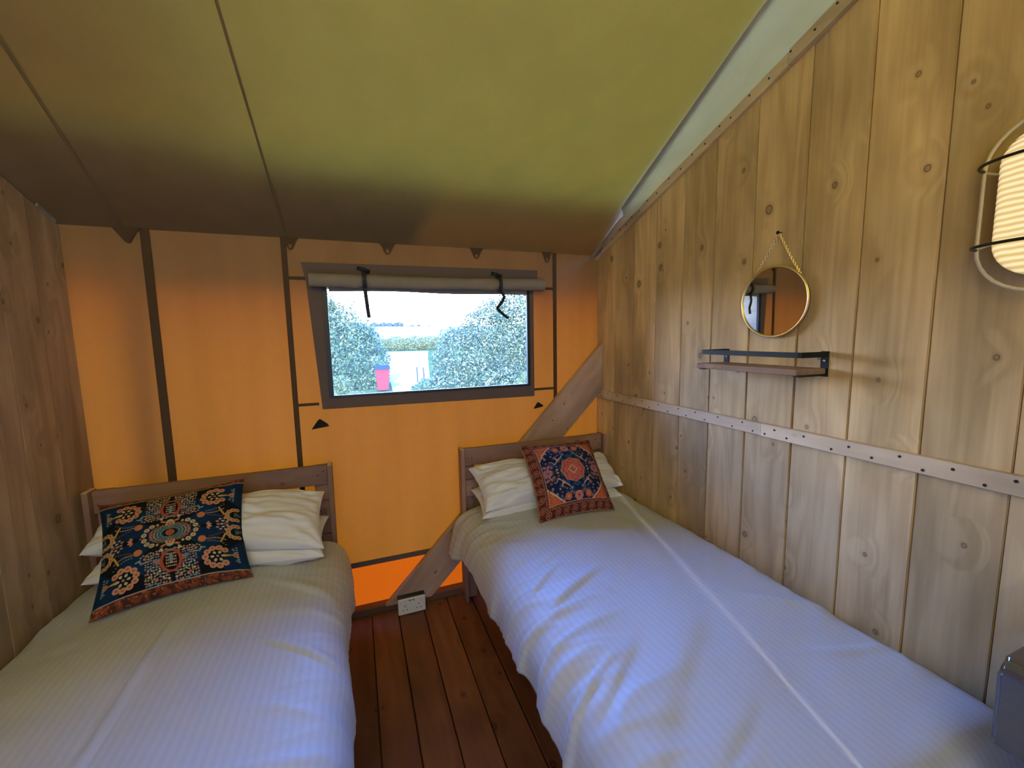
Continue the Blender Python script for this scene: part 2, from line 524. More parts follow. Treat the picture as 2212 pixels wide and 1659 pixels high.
def vinyl():
    """clear PVC: see-through with a little haze and a soft sheen"""
    m, n, out = new_mat('clear_vinyl')
    N, L = n.nodes.new, n.links.new
    tp = N('ShaderNodeBsdfTransparent'); tp.inputs[0].default_value = (0.97, 0.98, 1.0, 1)
    tl = N('ShaderNodeBsdfTranslucent'); tl.inputs[0].default_value = (0.80, 1.0, 0.62, 1)
    gl = N('ShaderNodeBsdfGlossy'); gl.inputs['Roughness'].default_value = 0.15
    nn = N('ShaderNodeTexNoise'); nn.inputs['Scale'].default_value = 4
    bp = N('ShaderNodeBump'); bp.inputs['Strength'].default_value = 0.1; bp.inputs['Distance'].default_value = 0.01
    L(nn.outputs['Fac'], bp.inputs['Height']); L(bp.outputs[0], gl.inputs['Normal'])
    m1 = N('ShaderNodeMixShader'); m1.inputs[0].default_value = 0.012
    L(tp.outputs[0], m1.inputs[1]); L(tl.outputs[0], m1.inputs[2])
    fr = N('ShaderNodeFresnel'); fr.inputs[0].default_value = 1.35
    m2 = N('ShaderNodeMixShader'); L(fr.outputs[0], m2.inputs[0]); L(m1.outputs[0], m2.inputs[1]); L(gl.outputs[0], m2.inputs[2])
    L(m2.outputs[0], out.inputs[0])
    return m
M_vinyl = vinyl()

def lamp_glass():
    m, n, out = new_mat('lit_ribbed_glass')
    N, L = n.nodes.new, n.links.new
    t = N('ShaderNodeTexCoord')
    wv = N('ShaderNodeTexWave'); wv.wave_type = 'BANDS'; wv.bands_direction = 'Z'; wv.inputs['Scale'].default_value = 24; wv.inputs['Distortion'].default_value = 1.2; wv.inputs['Detail'].default_value = 1
    L(t.outputs['Object'], wv.inputs['Vector'])
    rp = N('ShaderNodeValToRGB')
    rp.color_ramp.elements[0].color = (0.70, 0.47, 0.18, 1); rp.color_ramp.elements[1].color = (1.0, 0.82, 0.46, 1)
    L(wv.outputs['Fac'], rp.inputs[0])
    em = N('ShaderNodeEmission'); em.inputs[1].default_value = 1.15
    L(rp.outputs[0], em.inputs[0])
    gl = N('ShaderNodeBsdfGlossy'); gl.inputs['Roughness'].default_value = 0.12
    bp = N('ShaderNodeBump'); bp.inputs['Strength'].default_value = 0.5; bp.inputs['Distance'].default_value = 0.004
    L(wv.outputs['Fac'], bp.inputs['Height']); L(bp.outputs[0], gl.inputs['Normal'])
    lw = N('ShaderNodeFresnel'); lw.inputs[0].default_value = 1.45; L(bp.outputs[0], lw.inputs['Normal'])
    mx = N('ShaderNodeMixShader'); L(lw.outputs[0], mx.inputs[0]); L(em.outputs[0], mx.inputs[1]); L(gl.outputs[0], mx.inputs[2])
    L(mx.outputs[0], out.inputs[0])
    return m
M_lampglass = lamp_glass()

# ------------------------------------------------------------------ room dimensions
XL, XR, YB, YF = -1.104, 1.450, 2.300, -0.55
SLOPE = 0.358
def zc(y):                      # ceiling height
    return 1.99 + SLOPE * (YB - y)

# ---- floor
floor = struct('floor', (0, 0, 0), 'dark red-brown stained floor of long boards')
xs = [-1.104, -0.955, -0.818, -0.681, -0.544, -0.407, -0.269, -0.132, 0.005, 0.142, 0.279, 0.416, 0.553, 0.690, 0.827, 0.964, 1.101, 1.238, 1.45]
for a, b in zip(xs, xs[1:]):
    dz = random.uniform(-0.0015, 0.0015)
    obj('board', box1(a + 0.002, b - 0.002, YF, YB + 0.02, -0.028, dz, 0.003), M_board, floor)
obj('subfloor', box1(XL - 0.1, XR + 0.1, YF - 0.1, YB + 0.05, -0.10, -0.03), M_back, floor)

# ---- right plank wall
wall_right = struct('wall_right', (XR, 0, 0), 'wall of vertical knotty pine planks on the right')
ye = [2.30, 2.112, 1.932, 1.750, 1.568, 1.389, 1.204, 1.015, 0.833, 0.652, 0.476, 0.295, 0.115, -0.065, -0.245, -0.425, YF]
def plank(y0, y1, x0, x1, mat, parent, tilt=0.0, name='plank'):
    """upright board whose top follows the roof; the room side is x0"""
    bm = BM()
    g = 0.0010
    prism(bm, [(y0 - g, -0.01), (y1 + g, -0.01), (y1 + g, zc(y1) - 0.004), (y0 - g, zc(y0) - 0.004)], x0, x1, 'x')
    s = 1 if x1 > x0 else -1
    for v in bm.verts:
        if abs(v.co.x - x0) < 1e-6:
            v.co.x += s * (tilt if abs(v.co.y - (y0 - g)) < 1e-4 else -tilt)
    fe = [ed for ed in bm.edges if all(abs(v.co.x - x0) < 0.02 * 0.5 for v in ed.verts)]
    bmesh.ops.bevel(bm, geom=fe, offset=0.0024, segments=2, affect='EDGES')
    return obj(name, bm, mat, parent)
for i, (a, b) in enumerate(zip(ye, ye[1:])):
    off = random.uniform(-0.0018, 0.0018)
    tl = random.uniform(-0.0012, 0.0012)
    if i == 7: tl = 0.004
    plank(a, b, XR + off, XR + 0.022, M_plank, wall_right, tl)
bm = BM()
prism(bm, [(YB + 0.03, -0.05), (YF - 0.1, -0.05), (YF - 0.1, zc(YF - 0.1) - 0.005), (YB + 0.03, zc(YB + 0.03) - 0.005)], XR + 0.023, XR + 0.06, 'x')
obj('backing', bm, M_back, wall_right)

# ---- left plank wall
wall_left = struct('wall_left', (XL, 0, 0), 'shaded wall of vertical pine planks on the left')
yl = [2.30]
while yl[-1] > YF + 0.2:
    yl.append(yl[-1] - 0.181)
yl.append(YF)
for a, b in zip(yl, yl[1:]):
    plank(a, b, XL - random.uniform(-0.001, 0.001), XL - 0.022, M_plank_shaded, wall_left, random.uniform(-0.001, 0.001))
bm = BM()
prism(bm, [(YB + 0.03, -0.05), (YF - 0.1, -0.05), (YF - 0.1, zc(YF - 0.1) - 0.005), (YB + 0.03, zc(YB + 0.03) - 0.005)], XL - 0.06, XL - 0.023, 'x')
obj('backing', bm, M_back, wall_left)

# ---- back canvas wall with its window opening
wall_back = struct('wall_back', (0, YB, 0), 'glowing orange sand canvas wall with a window')
WX0, WX1, WZ0, WZ1 = -0.116, 0.966, 1.205, 1.795
def cloth_panel(name, x0, x1, z0, z1, hole, mat, parent, y=YB, step=0.03, amp=0.005):
    gx = sorted(set(np.round(np.concatenate([np.arange(x0, x1, step), [x1], hole[:2] if hole else []]), 5)))
    gz = sorted(set(np.round(np.concatenate([np.arange(z0, z1, step), [z1], hole[2:] if hole else []]), 5)))
    X, Z = np.meshgrid(gx, gz, indexing='ij')
    P = np.stack([X, np.zeros_like(X), Z], -1)
    d = nz(P * np.array([1.6, 1, 0.8]), 1.0, 3.3) * amp + nz(P * np.array([9, 1, 1.4]), 1.0, 8.1) * amp * 0.35
    edge = np.minimum(np.minimum(X - x0, x1 - X), np.minimum(Z - z0, z1 - Z))
    d *= sstep(0, 0.12, edge)
    if hole:
        dx = np.maximum(np.maximum(hole[0] - X, X - hole[1]), 0); dzz = np.maximum(np.maximum(hole[2] - Z, Z - hole[3]), 0)
        d *= sstep(0.06, 0.2, np.hypot(dx, dzz))
    P[..., 1] = y + d
    n, m = X.shape
    idx = np.arange(n * m).reshape(n, m)
    f = np.stack([idx[:-1, :-1], idx[1:, :-1], idx[1:, 1:], idx[:-1, 1:]], -1).reshape(-1, 4)
    cx = (X[:-1, :-1] + X[1:, 1:]).reshape(-1) / 2; cz = (Z[:-1, :-1] + Z[1:, 1:]).reshape(-1) / 2
    if hole:
        f = f[~((cx > hole[0]) & (cx < hole[1]) & (cz > hole[2]) & (cz < hole[3]))]
    me = bpy.data.meshes.new(name)
    me.vertices.add(n * m); me.vertices.foreach_set('co', P.reshape(-1).astype(np.float32))
    fast_faces(me, f)
    return mesh_obj(name, me, mat, parent, True)
cloth_panel('canvas_panel', XL - 0.02, XR + 0.02, 0.275, 2.0, (WX0, WX1, WZ0, WZ1), M_wallcloth, wall_back)
cloth_panel('ground_skirt', XL - 0.02, XR + 0.02, 0.03, 0.278, None, M_skirt, wall_back, y=YB + 0.004, amp=0.002)
def strip(x0, x1, z0, z1, name='seam_strip', mat=None, parent=None, y=YB, th=0.004):
    return obj(name, box1(x0, x1, y - th - 0.005, y - 0.004, z0, z1, 0.001), mat or M_seam, parent or wall_back)
strip(-0.838, -0.805, 0.29, 1.992)
strip(-0.303, -0.279, 0.29, 1.992)
strip(1.137, 1.160, 0.29, 1.992)
strip(-0.279, -0.205, 1.795, 1.809); strip(-0.279, -0.185, 1.172, 1.186)
strip(1.0, 1.137, 1.775, 1.789); strip(0.995, 1.137, 1.172, 1.186)
strip(XL, XR, 0.268, 0.297, 'skirt_seam', M_tape)
# outside pole close behind the canvas, its shade shows through
obj('outer_pole', tube(BM(), [(-0.905, YB + 0.060, 0.0), (-0.885, YB + 0.060, 2.0)], 0.040, 16), M_bark, wall_back, True)
obj('outer_pole', tube(BM(), [(-1.30, YB + 0.5, -0.4), (-1.30, YB + 0.5, 1.80)], 0.04, 12), M_bark, wall_back, True)

# black velcro triangles
for cx_, cz_, s_ in ((-0.187, 1.056, 0.040), (1.031, 1.066, 0.029)):
    bm = BM()
    prism(bm, [(cx_ - s_ * 1.0, cz_ - 0.004), (cx_ + s_ * 1.0, cz_ + 0.006), (cx_ + s_ * 0.9, cz_ + 0.016), (cx_ + s_ * 0.25, cz_ + s_ * 0.95), (cx_ - s_ * 0.02, cz_ + s_ * 1.15), (cx_ - s_ * 0.3, cz_ + s_ * 0.9)], YB - 0.018, YB - 0.004)
    obj('velcro_triangle', bm, M_velcro, wall_back)

# hanging eyelet tabs along the roof edge
def eyelet_tab(cx_, z1, wd, hole=True):
    bm = BM()
    out = [(-0.5 * wd, 0), (0.5 * wd, 0), (0.30 * wd, -0.024), (0.20 * wd, -0.044), (0.10 * wd, -0.056), (0, -0.060), (-0.10 * wd, -0.056), (-0.20 * wd, -0.044), (-0.30 * wd, -0.024)]
    n = len(out)
    if not hole:
        out = [(-0.5 * wd, 0), (0.5 * wd, 0), (0.03, -0.02), (0.006, -0.064), (-0.010, -0.062), (-0.04, -0.02)]
        prism(bm, [(cx_ + x, z1 + z) for x, z in out], YB - 0.012, YB - 0.008)
    else:
        ang = [math.atan2(z + 0.042, x) for x, z in out]
        inn = [(0.008 * math.cos(a), -0.042 + 0.013 * math.sin(a)) for a in ang]
        L = []
        for y in (YB - 0.012, YB - 0.008):
            L.append(([bm.verts.new((cx_ + x, y, z1 + z)) for x, z in out], [bm.verts.new((cx_ + x, y, z1 + z)) for x, z in inn]))
        for i in range(n):
            j = (i + 1) % n
            bm.faces.new((L[0][0][i], L[0][0][j], L[0][1][j], L[0][1][i]))
            bm.faces.new((L[1][0][i], L[1][1][i], L[1][1][j], L[1][0][j]))
            bm.faces.new((L[0][0][i], L[1][0][i], L[1][0][j], L[0][0][j]))
            bm.faces.new((L[0][1][i], L[0][1][j], L[1][1][j], L[1][1][i]))
    return obj('eyelet_tab', bm, M_seam, wall_back)
eyelet_tab(-0.879, 1.994, 0.11, False)
for c_, w_ in ((-0.262, 0.075), (0.187, 0.085), (0.664, 0.08), (1.097, 0.07)):
    eyelet_tab(c_, 1.994, w_)

# ---- unseen wall behind the photographer; warm and cool cloth added as fill light
M_warm_fill = canvas('warm_fill_canvas', (0.50, 0.38, 0.22), (0.46, 0.34, 0.055))
M_cool_fill = canvas('cool_fill_cloth', (0.60, 0.60, 0.58), (0.070, 0.080, 0.105))
wall_front = struct('wall_front', (0, YF, 0), 'unseen canvas wall behind the camera with added fill-light panels')
bm = BM()
v_ = [bm.verts.new(p) for p in ((XL - 0.05, YF - 0.08, 0.0), (0.62, YF - 0.08, 0.0), (0.62, YF - 0.08, 1.95), (XL - 0.05, YF - 0.08, 1.95))]
bm.faces.new(v_)
obj('cool_fill_panel', bm, M_cool_fill, wall_front)  # bluish translucent sheet added to throw cool light on the beds
bm = BM()
v_ = [bm.verts.new(p) for p in ((XL - 0.05, YF - 0.08, 1.95), (0.62, YF - 0.08, 1.95), (0.62, YF - 0.08, zc(YF - 0.08) + 0.04), (XL - 0.05, YF - 0.08, zc(YF - 0.08) + 0.04))]
bm.faces.new(v_)
obj('canvas_panel', bm, M_warm_fill, wall_front)  # yellow translucent sheet added to throw warm light on the upper walls
x_ = 0.62
while x_ < XR:
    x2 = min(x_ + 0.18, XR + 0.02)
    obj('plank', box1(x_ + 0.001, x2 - 0.001, YF - 0.10, YF - 0.075, 0.0, zc(YF - 0.075) + 0.03, 0.003), M_plank, wall_front); x_ = x2

# ---- canvas ceiling
ceiling = struct('ceiling', (0, YB, 1.99), 'sloping olive canvas tent ceiling')
ny, nx = 90, 70
yy = np.linspace(YB + 0.51, YF - 0.15, ny); uu = np.linspace(0, 1, nx)
Y, U_ = np.meshgrid(yy, uu, indexing='ij')
xe_ = np.interp(Y, [-0.6, 1.0, 1.86, 2.2, 2.29], [1.05, 1.185, 1.325, 1.40, XR + 0.15])
X = XL - 0.15 + (xe_ - XL + 0.15) * U_
Z = 1.99 + SLOPE * (YB - Y)
P = np.stack([X, Y, Z], -1)
inside = sstep(YB, YB - 0.35, Y) * sstep(XL, XL + 0.25, X) * sstep(XR, XR - 0.2, X)
d = -0.018 * inside + inside * (0.006 * nz(P * np.array([2.2, 1.2, 0]), 1.0, 1.7))
for xc_ in (-0.268, -0.78):                       # sewn seams along the slope
    d += 0.006 * np.exp(-((X - xc_) / 0.02) ** 2) * sstep(YB, YB - 0.2, Y)
for (ya, xa, yb, xb, a_) in ((1.3, 0.9, 1.75, 0.55, 0.006), (1.05, 0.5, 1.5, 0.2, 0.005), (1.85, 0.95, 1.55, 1.2, 0.006)):   # creases
    tx, ty = xb - xa, yb - ya; ln = math.hypot(tx, ty)
    s_ = ((X - xa) * tx + (Y - ya) * ty) / ln; q_ = ((X - xa) * ty - (Y - ya) * tx) / ln
    d += a_ * np.exp(-(q_ / 0.03) ** 2) * sstep(-0.1, 0.1, s_) * sstep(ln + 0.1, ln - 0.1, s_)
P[..., 2] += d
me = grid_mesh('canvas_panel', P)
mesh_obj('canvas_panel', me, M_roof, ceiling, True)
# sewn seam bands under the canvas
for xa, xb, wd in ((-0.268, -0.272, 0.008), (-0.70, -0.89, 0.010)):
    ys = np.linspace(0.2, 2.28, 60)
    xs_ = np.interp(ys, [0.9, 2.28], [xa, xb])
    off = -0.018 * sstep(YB, YB - 0.35, ys) * sstep(XL, XL + 0.25, xs_) + 0.006
    A = np.stack([np.stack([xs_ + s_ * wd / 2, ys, 1.99 + SLOPE * (YB - ys) + off - 0.006 - 0.004 * (1 - abs(s_))], -1) for s_ in (-1, 0, 1)], 0)
    mesh_obj('seam', grid_mesh('seam', A), M_roof, ceiling, True)
# unseen sheet added above the roof to shade the ceiling near the eave
A = np.array([[[x, y, zc(y) + 0.07 + 0.02 * (YB - y)] for y in np.linspace(1.88, YB + 0.45, 12)] for x in np.linspace(XL - 0.6, XR + 0.6, 20)])
mesh_obj('shade_sheet', grid_mesh('shade_sheet', A), M_shade_sheet, ceiling, True)
A = np.array([[[x, y, zc(y) + 0.26] for y in np.linspace(2.0, -0.7, 12)] for x in np.linspace(XL - 1.2, -0.36, 10)])  # second unseen sheet, added to darken the left side of the ceiling
mesh_obj('shade_sheet', grid_mesh('shade_sheet', A), M_shade_sheet, ceiling, True)
# grey-white side flap between the ceiling and the right-hand batten
ys = np.linspace(2.285, -0.6, 70); ss = np.linspace(0, 1, 16)
Ys, S = np.meshgrid(ys, ss, indexing='ij')
xin = np.interp(-Ys, [-2.285, -2.2, -1.9, -1.0, 0.6], [1.37, 1.335, 1.30, 1.165, 1.02])
xin = np.where(Ys > 1.86, 1.33 + (Ys - 1.86) * 0.12, xin)
Xs = xin + (XR - 0.004 - xin) * S
Zs = zc(Ys) + 0.024 - 0.052 * (1 - S) - 0.014 * np.sin(np.pi * S)
P = np.stack([Xs, Ys, Zs], -1)
P[..., 2] += 0.010 * nz(P * np.array([7, 1.3, 0]), 1.0, 5.0) * np.sin(np.pi * S)
P[..., 2] += -0.012 * np.exp(-((Ys - 1.87) / 0.03) ** 2) * (1 - S)
mesh_obj('side_flap', grid_mesh('side_flap', P), M_flap, ceiling, True)
# small pale edge seen at the left-hand corner
bm = BM()
ribbon(bm, [(XL + 0.006, 2.27, zc(2.27) - 0.004), (XL + 0.006, 2.17, zc(2.17) - 0.004)], (0, 0.3, 1), 0.016, 0.006)
obj('edge_binding', bm, M_flap, ceiling)

# ---- window
window_1 = struct('window_1', (0.425, YB, 1.5), 'clear vinyl window with brown webbing border')
bm = BM()
box(bm, WX0 - 0.02, WX1 + 0.02, YB + 0.006, YB + 0.0065, WZ0 - 0.02, WZ1 + 0.02)
obj('pane', bm, M_vinyl, window_1)
T = YB - 0.009
def wq(name, pts, mat, y0=YB - 0.010, y1=YB - 0.002):
    bm = BM(); prism(bm, pts, y0, y1)
    return obj(name, bm, mat, window_1)
wq('border_strip', [(-0.222, 1.878), (1.035, 1.886), (1.030, 1.79), (-0.205, 1.79)], M_tape)
wq('border_strip', [(-0.205, 1.79), (WX0, 1.79), (WX0, WZ0), (-0.170, 1.150)], M_tape)
wq('border_strip', [(-0.170, 1.150), (WX0, WZ0), (WX1, WZ0), (1.006, 1.139)], M_tape)
wq('border_strip', [(WX1, 1.79), (1.006, 1.79), (1.006, 1.139), (WX1, WZ0)], M_tape)
wq('gasket', [(WX0 - 0.020, 1.79), (WX0 + 0.003, 1.79), (WX0 + 0.003, WZ0), (WX0 - 0.020, WZ0)], M_gasket, YB - 0.014, YB + 0.004)
wq('gasket', [(WX1 - 0.004, 1.79), (WX1 + 0.014, 1.79), (WX1 + 0.014, WZ0), (WX1 - 0.004, WZ0)], M_gasket, YB - 0.014, YB + 0.004)
wq('gasket', [(WX0, WZ0 + 0.012), (WX1, WZ0 + 0.012), (WX1, WZ0 - 0.002), (WX0, WZ0 - 0.002)], M_gasket, YB - 0.014, YB + 0.004)

# ---- battens on the right wall, with their screws
scr_bm = BM(); disc(scr_bm, (0, 0, 0), (-1, 0, 0), 0.0038, 0.0012, 10)
scr_me = bpy.data.meshes.new('screw'); scr_bm.to_mesh(scr_me); scr_bm.free(); scr_me.materials.append(M_screw)
def screw(x, y, z, parent, sc_=1.0):
    o = bpy.data.objects.new('screw', scr_me); COL.objects.link(o)
    o.parent = parent; o.location = Vector((x, y, z)) - world_of(parent); o.scale = (1, sc_, sc_)
    return o
trim_1 = struct('trim_1', (XR, 1.2, 1.13), 'pale batten screwed along the right plank wall at waist height')
obj('batten', box1(XR - 0.017, XR + 0.001, 1.122, 2.296, 1.107, 1.154, 0.002), M_trim, trim_1)
obj('batten', box1(XR - 0.021, XR + 0.001, YF, 1.119, 1.106, 1.155, 0.002), M_trim, trim_1)
obj('cut_end', box1(XR - 0.0215, XR - 0.001, 1.1185, 1.1215, 1.108, 1.153), M_cut, trim_1)
y_ = 2.26; k = 0
while y_ > 1.13:
    screw(XR - 0.017, y_, 1.118 if k % 2 else 1.143, trim_1, 0.9); y_ -= random.uniform(0.042, 0.075); k += 1
for y_, z_ in ((1.10, 1.118), (1.062, 1.140), (1.015, 1.120), (0.955, 1.140), (0.865, 1.118), (0.815, 1.138), (0.752, 1.120), (0.685, 1.142), (0.632, 1.118), (0.572, 1.138), (0.512, 1.116), (0.462, 1.142), (0.40, 1.12), (0.33, 1.14)):
    screw(XR - 0.021, y_, z_, trim_1, 1.05)
trim_2 = struct('trim_2', (XR, 1.2, 2.4), 'sloping pale batten with screws under the ceiling on the right wall')
def slope_batten(ya, yb, th, drop0, drop1):
    bm = BM()
    prism(bm, [(ya, zc(ya) + 0.020 - drop0), (yb, zc(yb) + 0.020 - drop0), (yb, zc(yb) + 0.020 - drop1), (ya, zc(ya) + 0.020 - drop1)], XR - th, XR + 0.001, 'x')
    bmesh.ops.bevel(bm, geom=list(bm.edges), offset=0.002, segments=1, affect='EDGES')
    return obj('batten', bm, M_trim, trim_2)
slope_batten(1.087, 2.298, 0.018, 0.0, 0.047)
slope_batten(YF, 1.082, 0.024, -0.002, 0.049)
y_ = 2.24; k = 0
while y_ > -0.1:
    screw(XR - (0.018 if y_ > 1.085 else 0.024), y_, zc(y_) + 0.020 - (0.014 if k % 2 else 0.024), trim_2, 1.0)
    y_ -= random.uniform(0.05, 0.085); k += 1

# ---- base timber and diagonal brace
baseboard_back = struct('baseboard_back', (0, YB, 0), 'dark base timber under the canvas wall')
obj('timber', box1(XL, XR, YB - 0.045, YB + 0.03, 0.0, 0.042, 0.003), M_sill, baseboard_back)
brace = thing('diagonal_brace', 'broad diagonal pine brace running behind the right bed from floor to right wall', 'beam', (0.12, 2.24, 0.0))
bm = BM()
dirx, dirz = 1.29, 1.335
n_ = math.hypot(dirx, dirz); dirx /= n_; dirz /= n_
# plank with cut ends: foot level on the floor timber, head upright against the wall
pu0, pu1 = (0.078, 0.044), (1.448, 1.452)
pl1, pl0 = (1.448, 1.158), (0.330, 0.044)
prism(bm, [pu0, pl0, pl1, pu1], YB - 0.070, YB - 0.030)
bmesh.ops.bevel(bm, geom=list(bm.edges), offset=0.003, segments=1, affect='EDGES')
bmesh.ops.recalc_face_normals(bm, faces=bm.faces)
me = bpy.data.meshes.new('timber'); bm.to_mesh(me); bm.free()
ang = math.atan2(dirz, dirx)
me.transform(Matrix.Translation((-0.12, -2.24, 0)))
me.transform(Matrix.Rotation(ang, 4, 'Y'))          # lay the grain along local x
o = mesh_obj('timber', me, M_brace)
o.parent = brace; o.rotation_euler = (0, -ang, 0)
for q in ((0.62, 0.575), (0.70, 0.49), (1.10, 0.99), (1.20, 0.93)):
    s_ = screw(q[0], YB - 0.070, q[1], brace); s_.rotation_euler = (0, 0, math.pi / 2)

# ---- double socket at the foot of the brace
sk = thing('wall_socket', 'white double power socket on a black back box low beside the right bed', 'socket', (0.213, 2.215, 0.0))
obj('back_box', box1(0.140, 0.286, 2.192, 2.229, 0.004, 0.096, 0.004), M_gasket, sk)
obj('face_plate', box1(0.139, 0.287, 2.184, 2.193, 0.004, 0.093, 0.004, 2), M_plastic, sk)
for cx_ in (0.176, 0.250):
    for dx, dz, w_, h_ in ((0, 0.010, 0.004, 0.009), (-0.011, -0.012, 0.007, 0.004), (0.011, -0.012, 0.007, 0.004)):
        obj('pin_slot', box1(cx_ + dx - w_ / 2, cx_ + dx + w_ / 2, 2.1834, 2.186, 0.042 + dz - h_ / 2, 0.042 + dz + h_ / 2), M_slot, sk)
for cx_ in (0.158, 0.268):
    obj('switch', box1(cx_ - 0.005, cx_ + 0.005, 2.181, 2.186, 0.066, 0.082, 0.002), M_plastic, sk)
for cx_ in (0.203, 0.221):
    obj('usb_port', box1(cx_ - 0.006, cx_ + 0.006, 2.1834, 2.186, 0.078, 0.083), M_slot, sk)

# ------------------------------------------------------------------ beds
def make_bed(x0, x1, label):
    """x0, x1: outer faces; head at the canvas wall"""
    yb, yf = 2.226, 0.335
    b = thing('single_bed', label, 'bed', ((x0 + x1) / 2, (yb + yf) / 2, 0))
    th = 0.021
    def post(xa, s):                                  # L-shaped leg: a side board and a back board
        xs0, xs1 = sorted((xa, xa + s * th))
        p = obj('post', box1(xs0, xs1, yb - 0.070, yb, 0.0, 0.892, 0.002), M_post, b)
        xs2, xs3 = sorted((xa + s * (th + 0.001), xa + s * (th + 0.064)))
        obj('post_board', box1(xs2, xs3, yb - 0.022, yb, 0.0, 0.886, 0.002), M_post, b)
        obj('cut_end', box1(xs0 + 0.001, xs1 - 0.001, yb - 0.069, yb - 0.001, 0.8905, 0.8930), M_cut, b)
    post(x0, 1); post(x1, -1)
    for z0, z1 in ((0.792, 0.890), (0.615, 0.710), (0.44, 0.535)):
        obj('rail', box1(x0 + th + 0.002, x1 - th - 0.002, yb - 0.045, yb - 0.023, z0, z1, 0.002), M_bed, b)
        for xx_ in (x0 + th + 0.02, x0 + th + 0.045, x1 - th - 0.02, x1 - th - 0.045):
            s_ = screw(xx_, yb - 0.045, (z0 + z1) / 2 + random.uniform(-0.02, 0.02), b, 0.9); s_.rotation_euler = (0, 0, math.pi / 2)
    for xa, s in ((x0, 1), (x1, -1)):
        xs0, xs1 = sorted((xa + s * 0.022, xa + s * 0.044))
        obj('side_rail', box1(xs0, xs1, yf + 0.02, yb - 0.05, 0.24, 0.36, 0.002), M_post, b)
        xs0, xs1 = sorted((xa, xa + s * 0.064))
        obj('leg', box1(xs0, xs1, yf, yf + 0.06, 0.0, 0.50, 0.002), M_post, b)
    obj('footboard', box1(x0 + 0.002, x1 - 0.002, yf - 0.02, yf, 0.24, 0.50, 0.002), M_bed, b)
    for i in range(9):
        y = yf + 0.12 + i * 0.2
        obj('slat', box1(x0 + 0.045, x1 - 0.045, y, y + 0.07, 0.30, 0.32), M_bed, b)
    return b, yb, yf
BR0, BR1 = 0.507, 1.432
BL0, BL1 = -1.084, -0.139
bed_r, yb, yf = make_bed(BR0, BR1, 'stained pine single bed against the right plank wall')
bed_l, _, _ = make_bed(BL0, BL1, 'stained pine single bed against the shaded left wall')
for x0, x1, lab in ((BR0, BR1, 'mattress hidden under the duvet of the right bed'), (BL0, BL1, 'mattress hidden under the duvet of the left bed')):
    m_ = obj('mattress', box1(x0 + 0.03, x1 - 0.02, yf + 0.03, yb - 0.06, 0.322, 0.49, 0.035, 3), M_matt, None, True)
    tag(m_, lab, 'mattress')

def smooth_curve(pts, n):
    pts = np.array(pts, float)
    for _ in range(3):                                # Chaikin
        q = [pts[0]]
        for a, b in zip(pts, pts[1:]):
            q += [0.75 * a + 0.25 * b, 0.25 * a + 0.75 * b]
        q.append(pts[-1]); pts = np.array(q)
    s = np.concatenate([[0], np.cumsum(np.linalg.norm(np.diff(pts, axis=0), axis=1))])
    t = np.linspace(0, s[-1], n)
    return np.stack([np.interp(t, s, pts[:, k]) for k in range(pts.shape[1])], -1), t

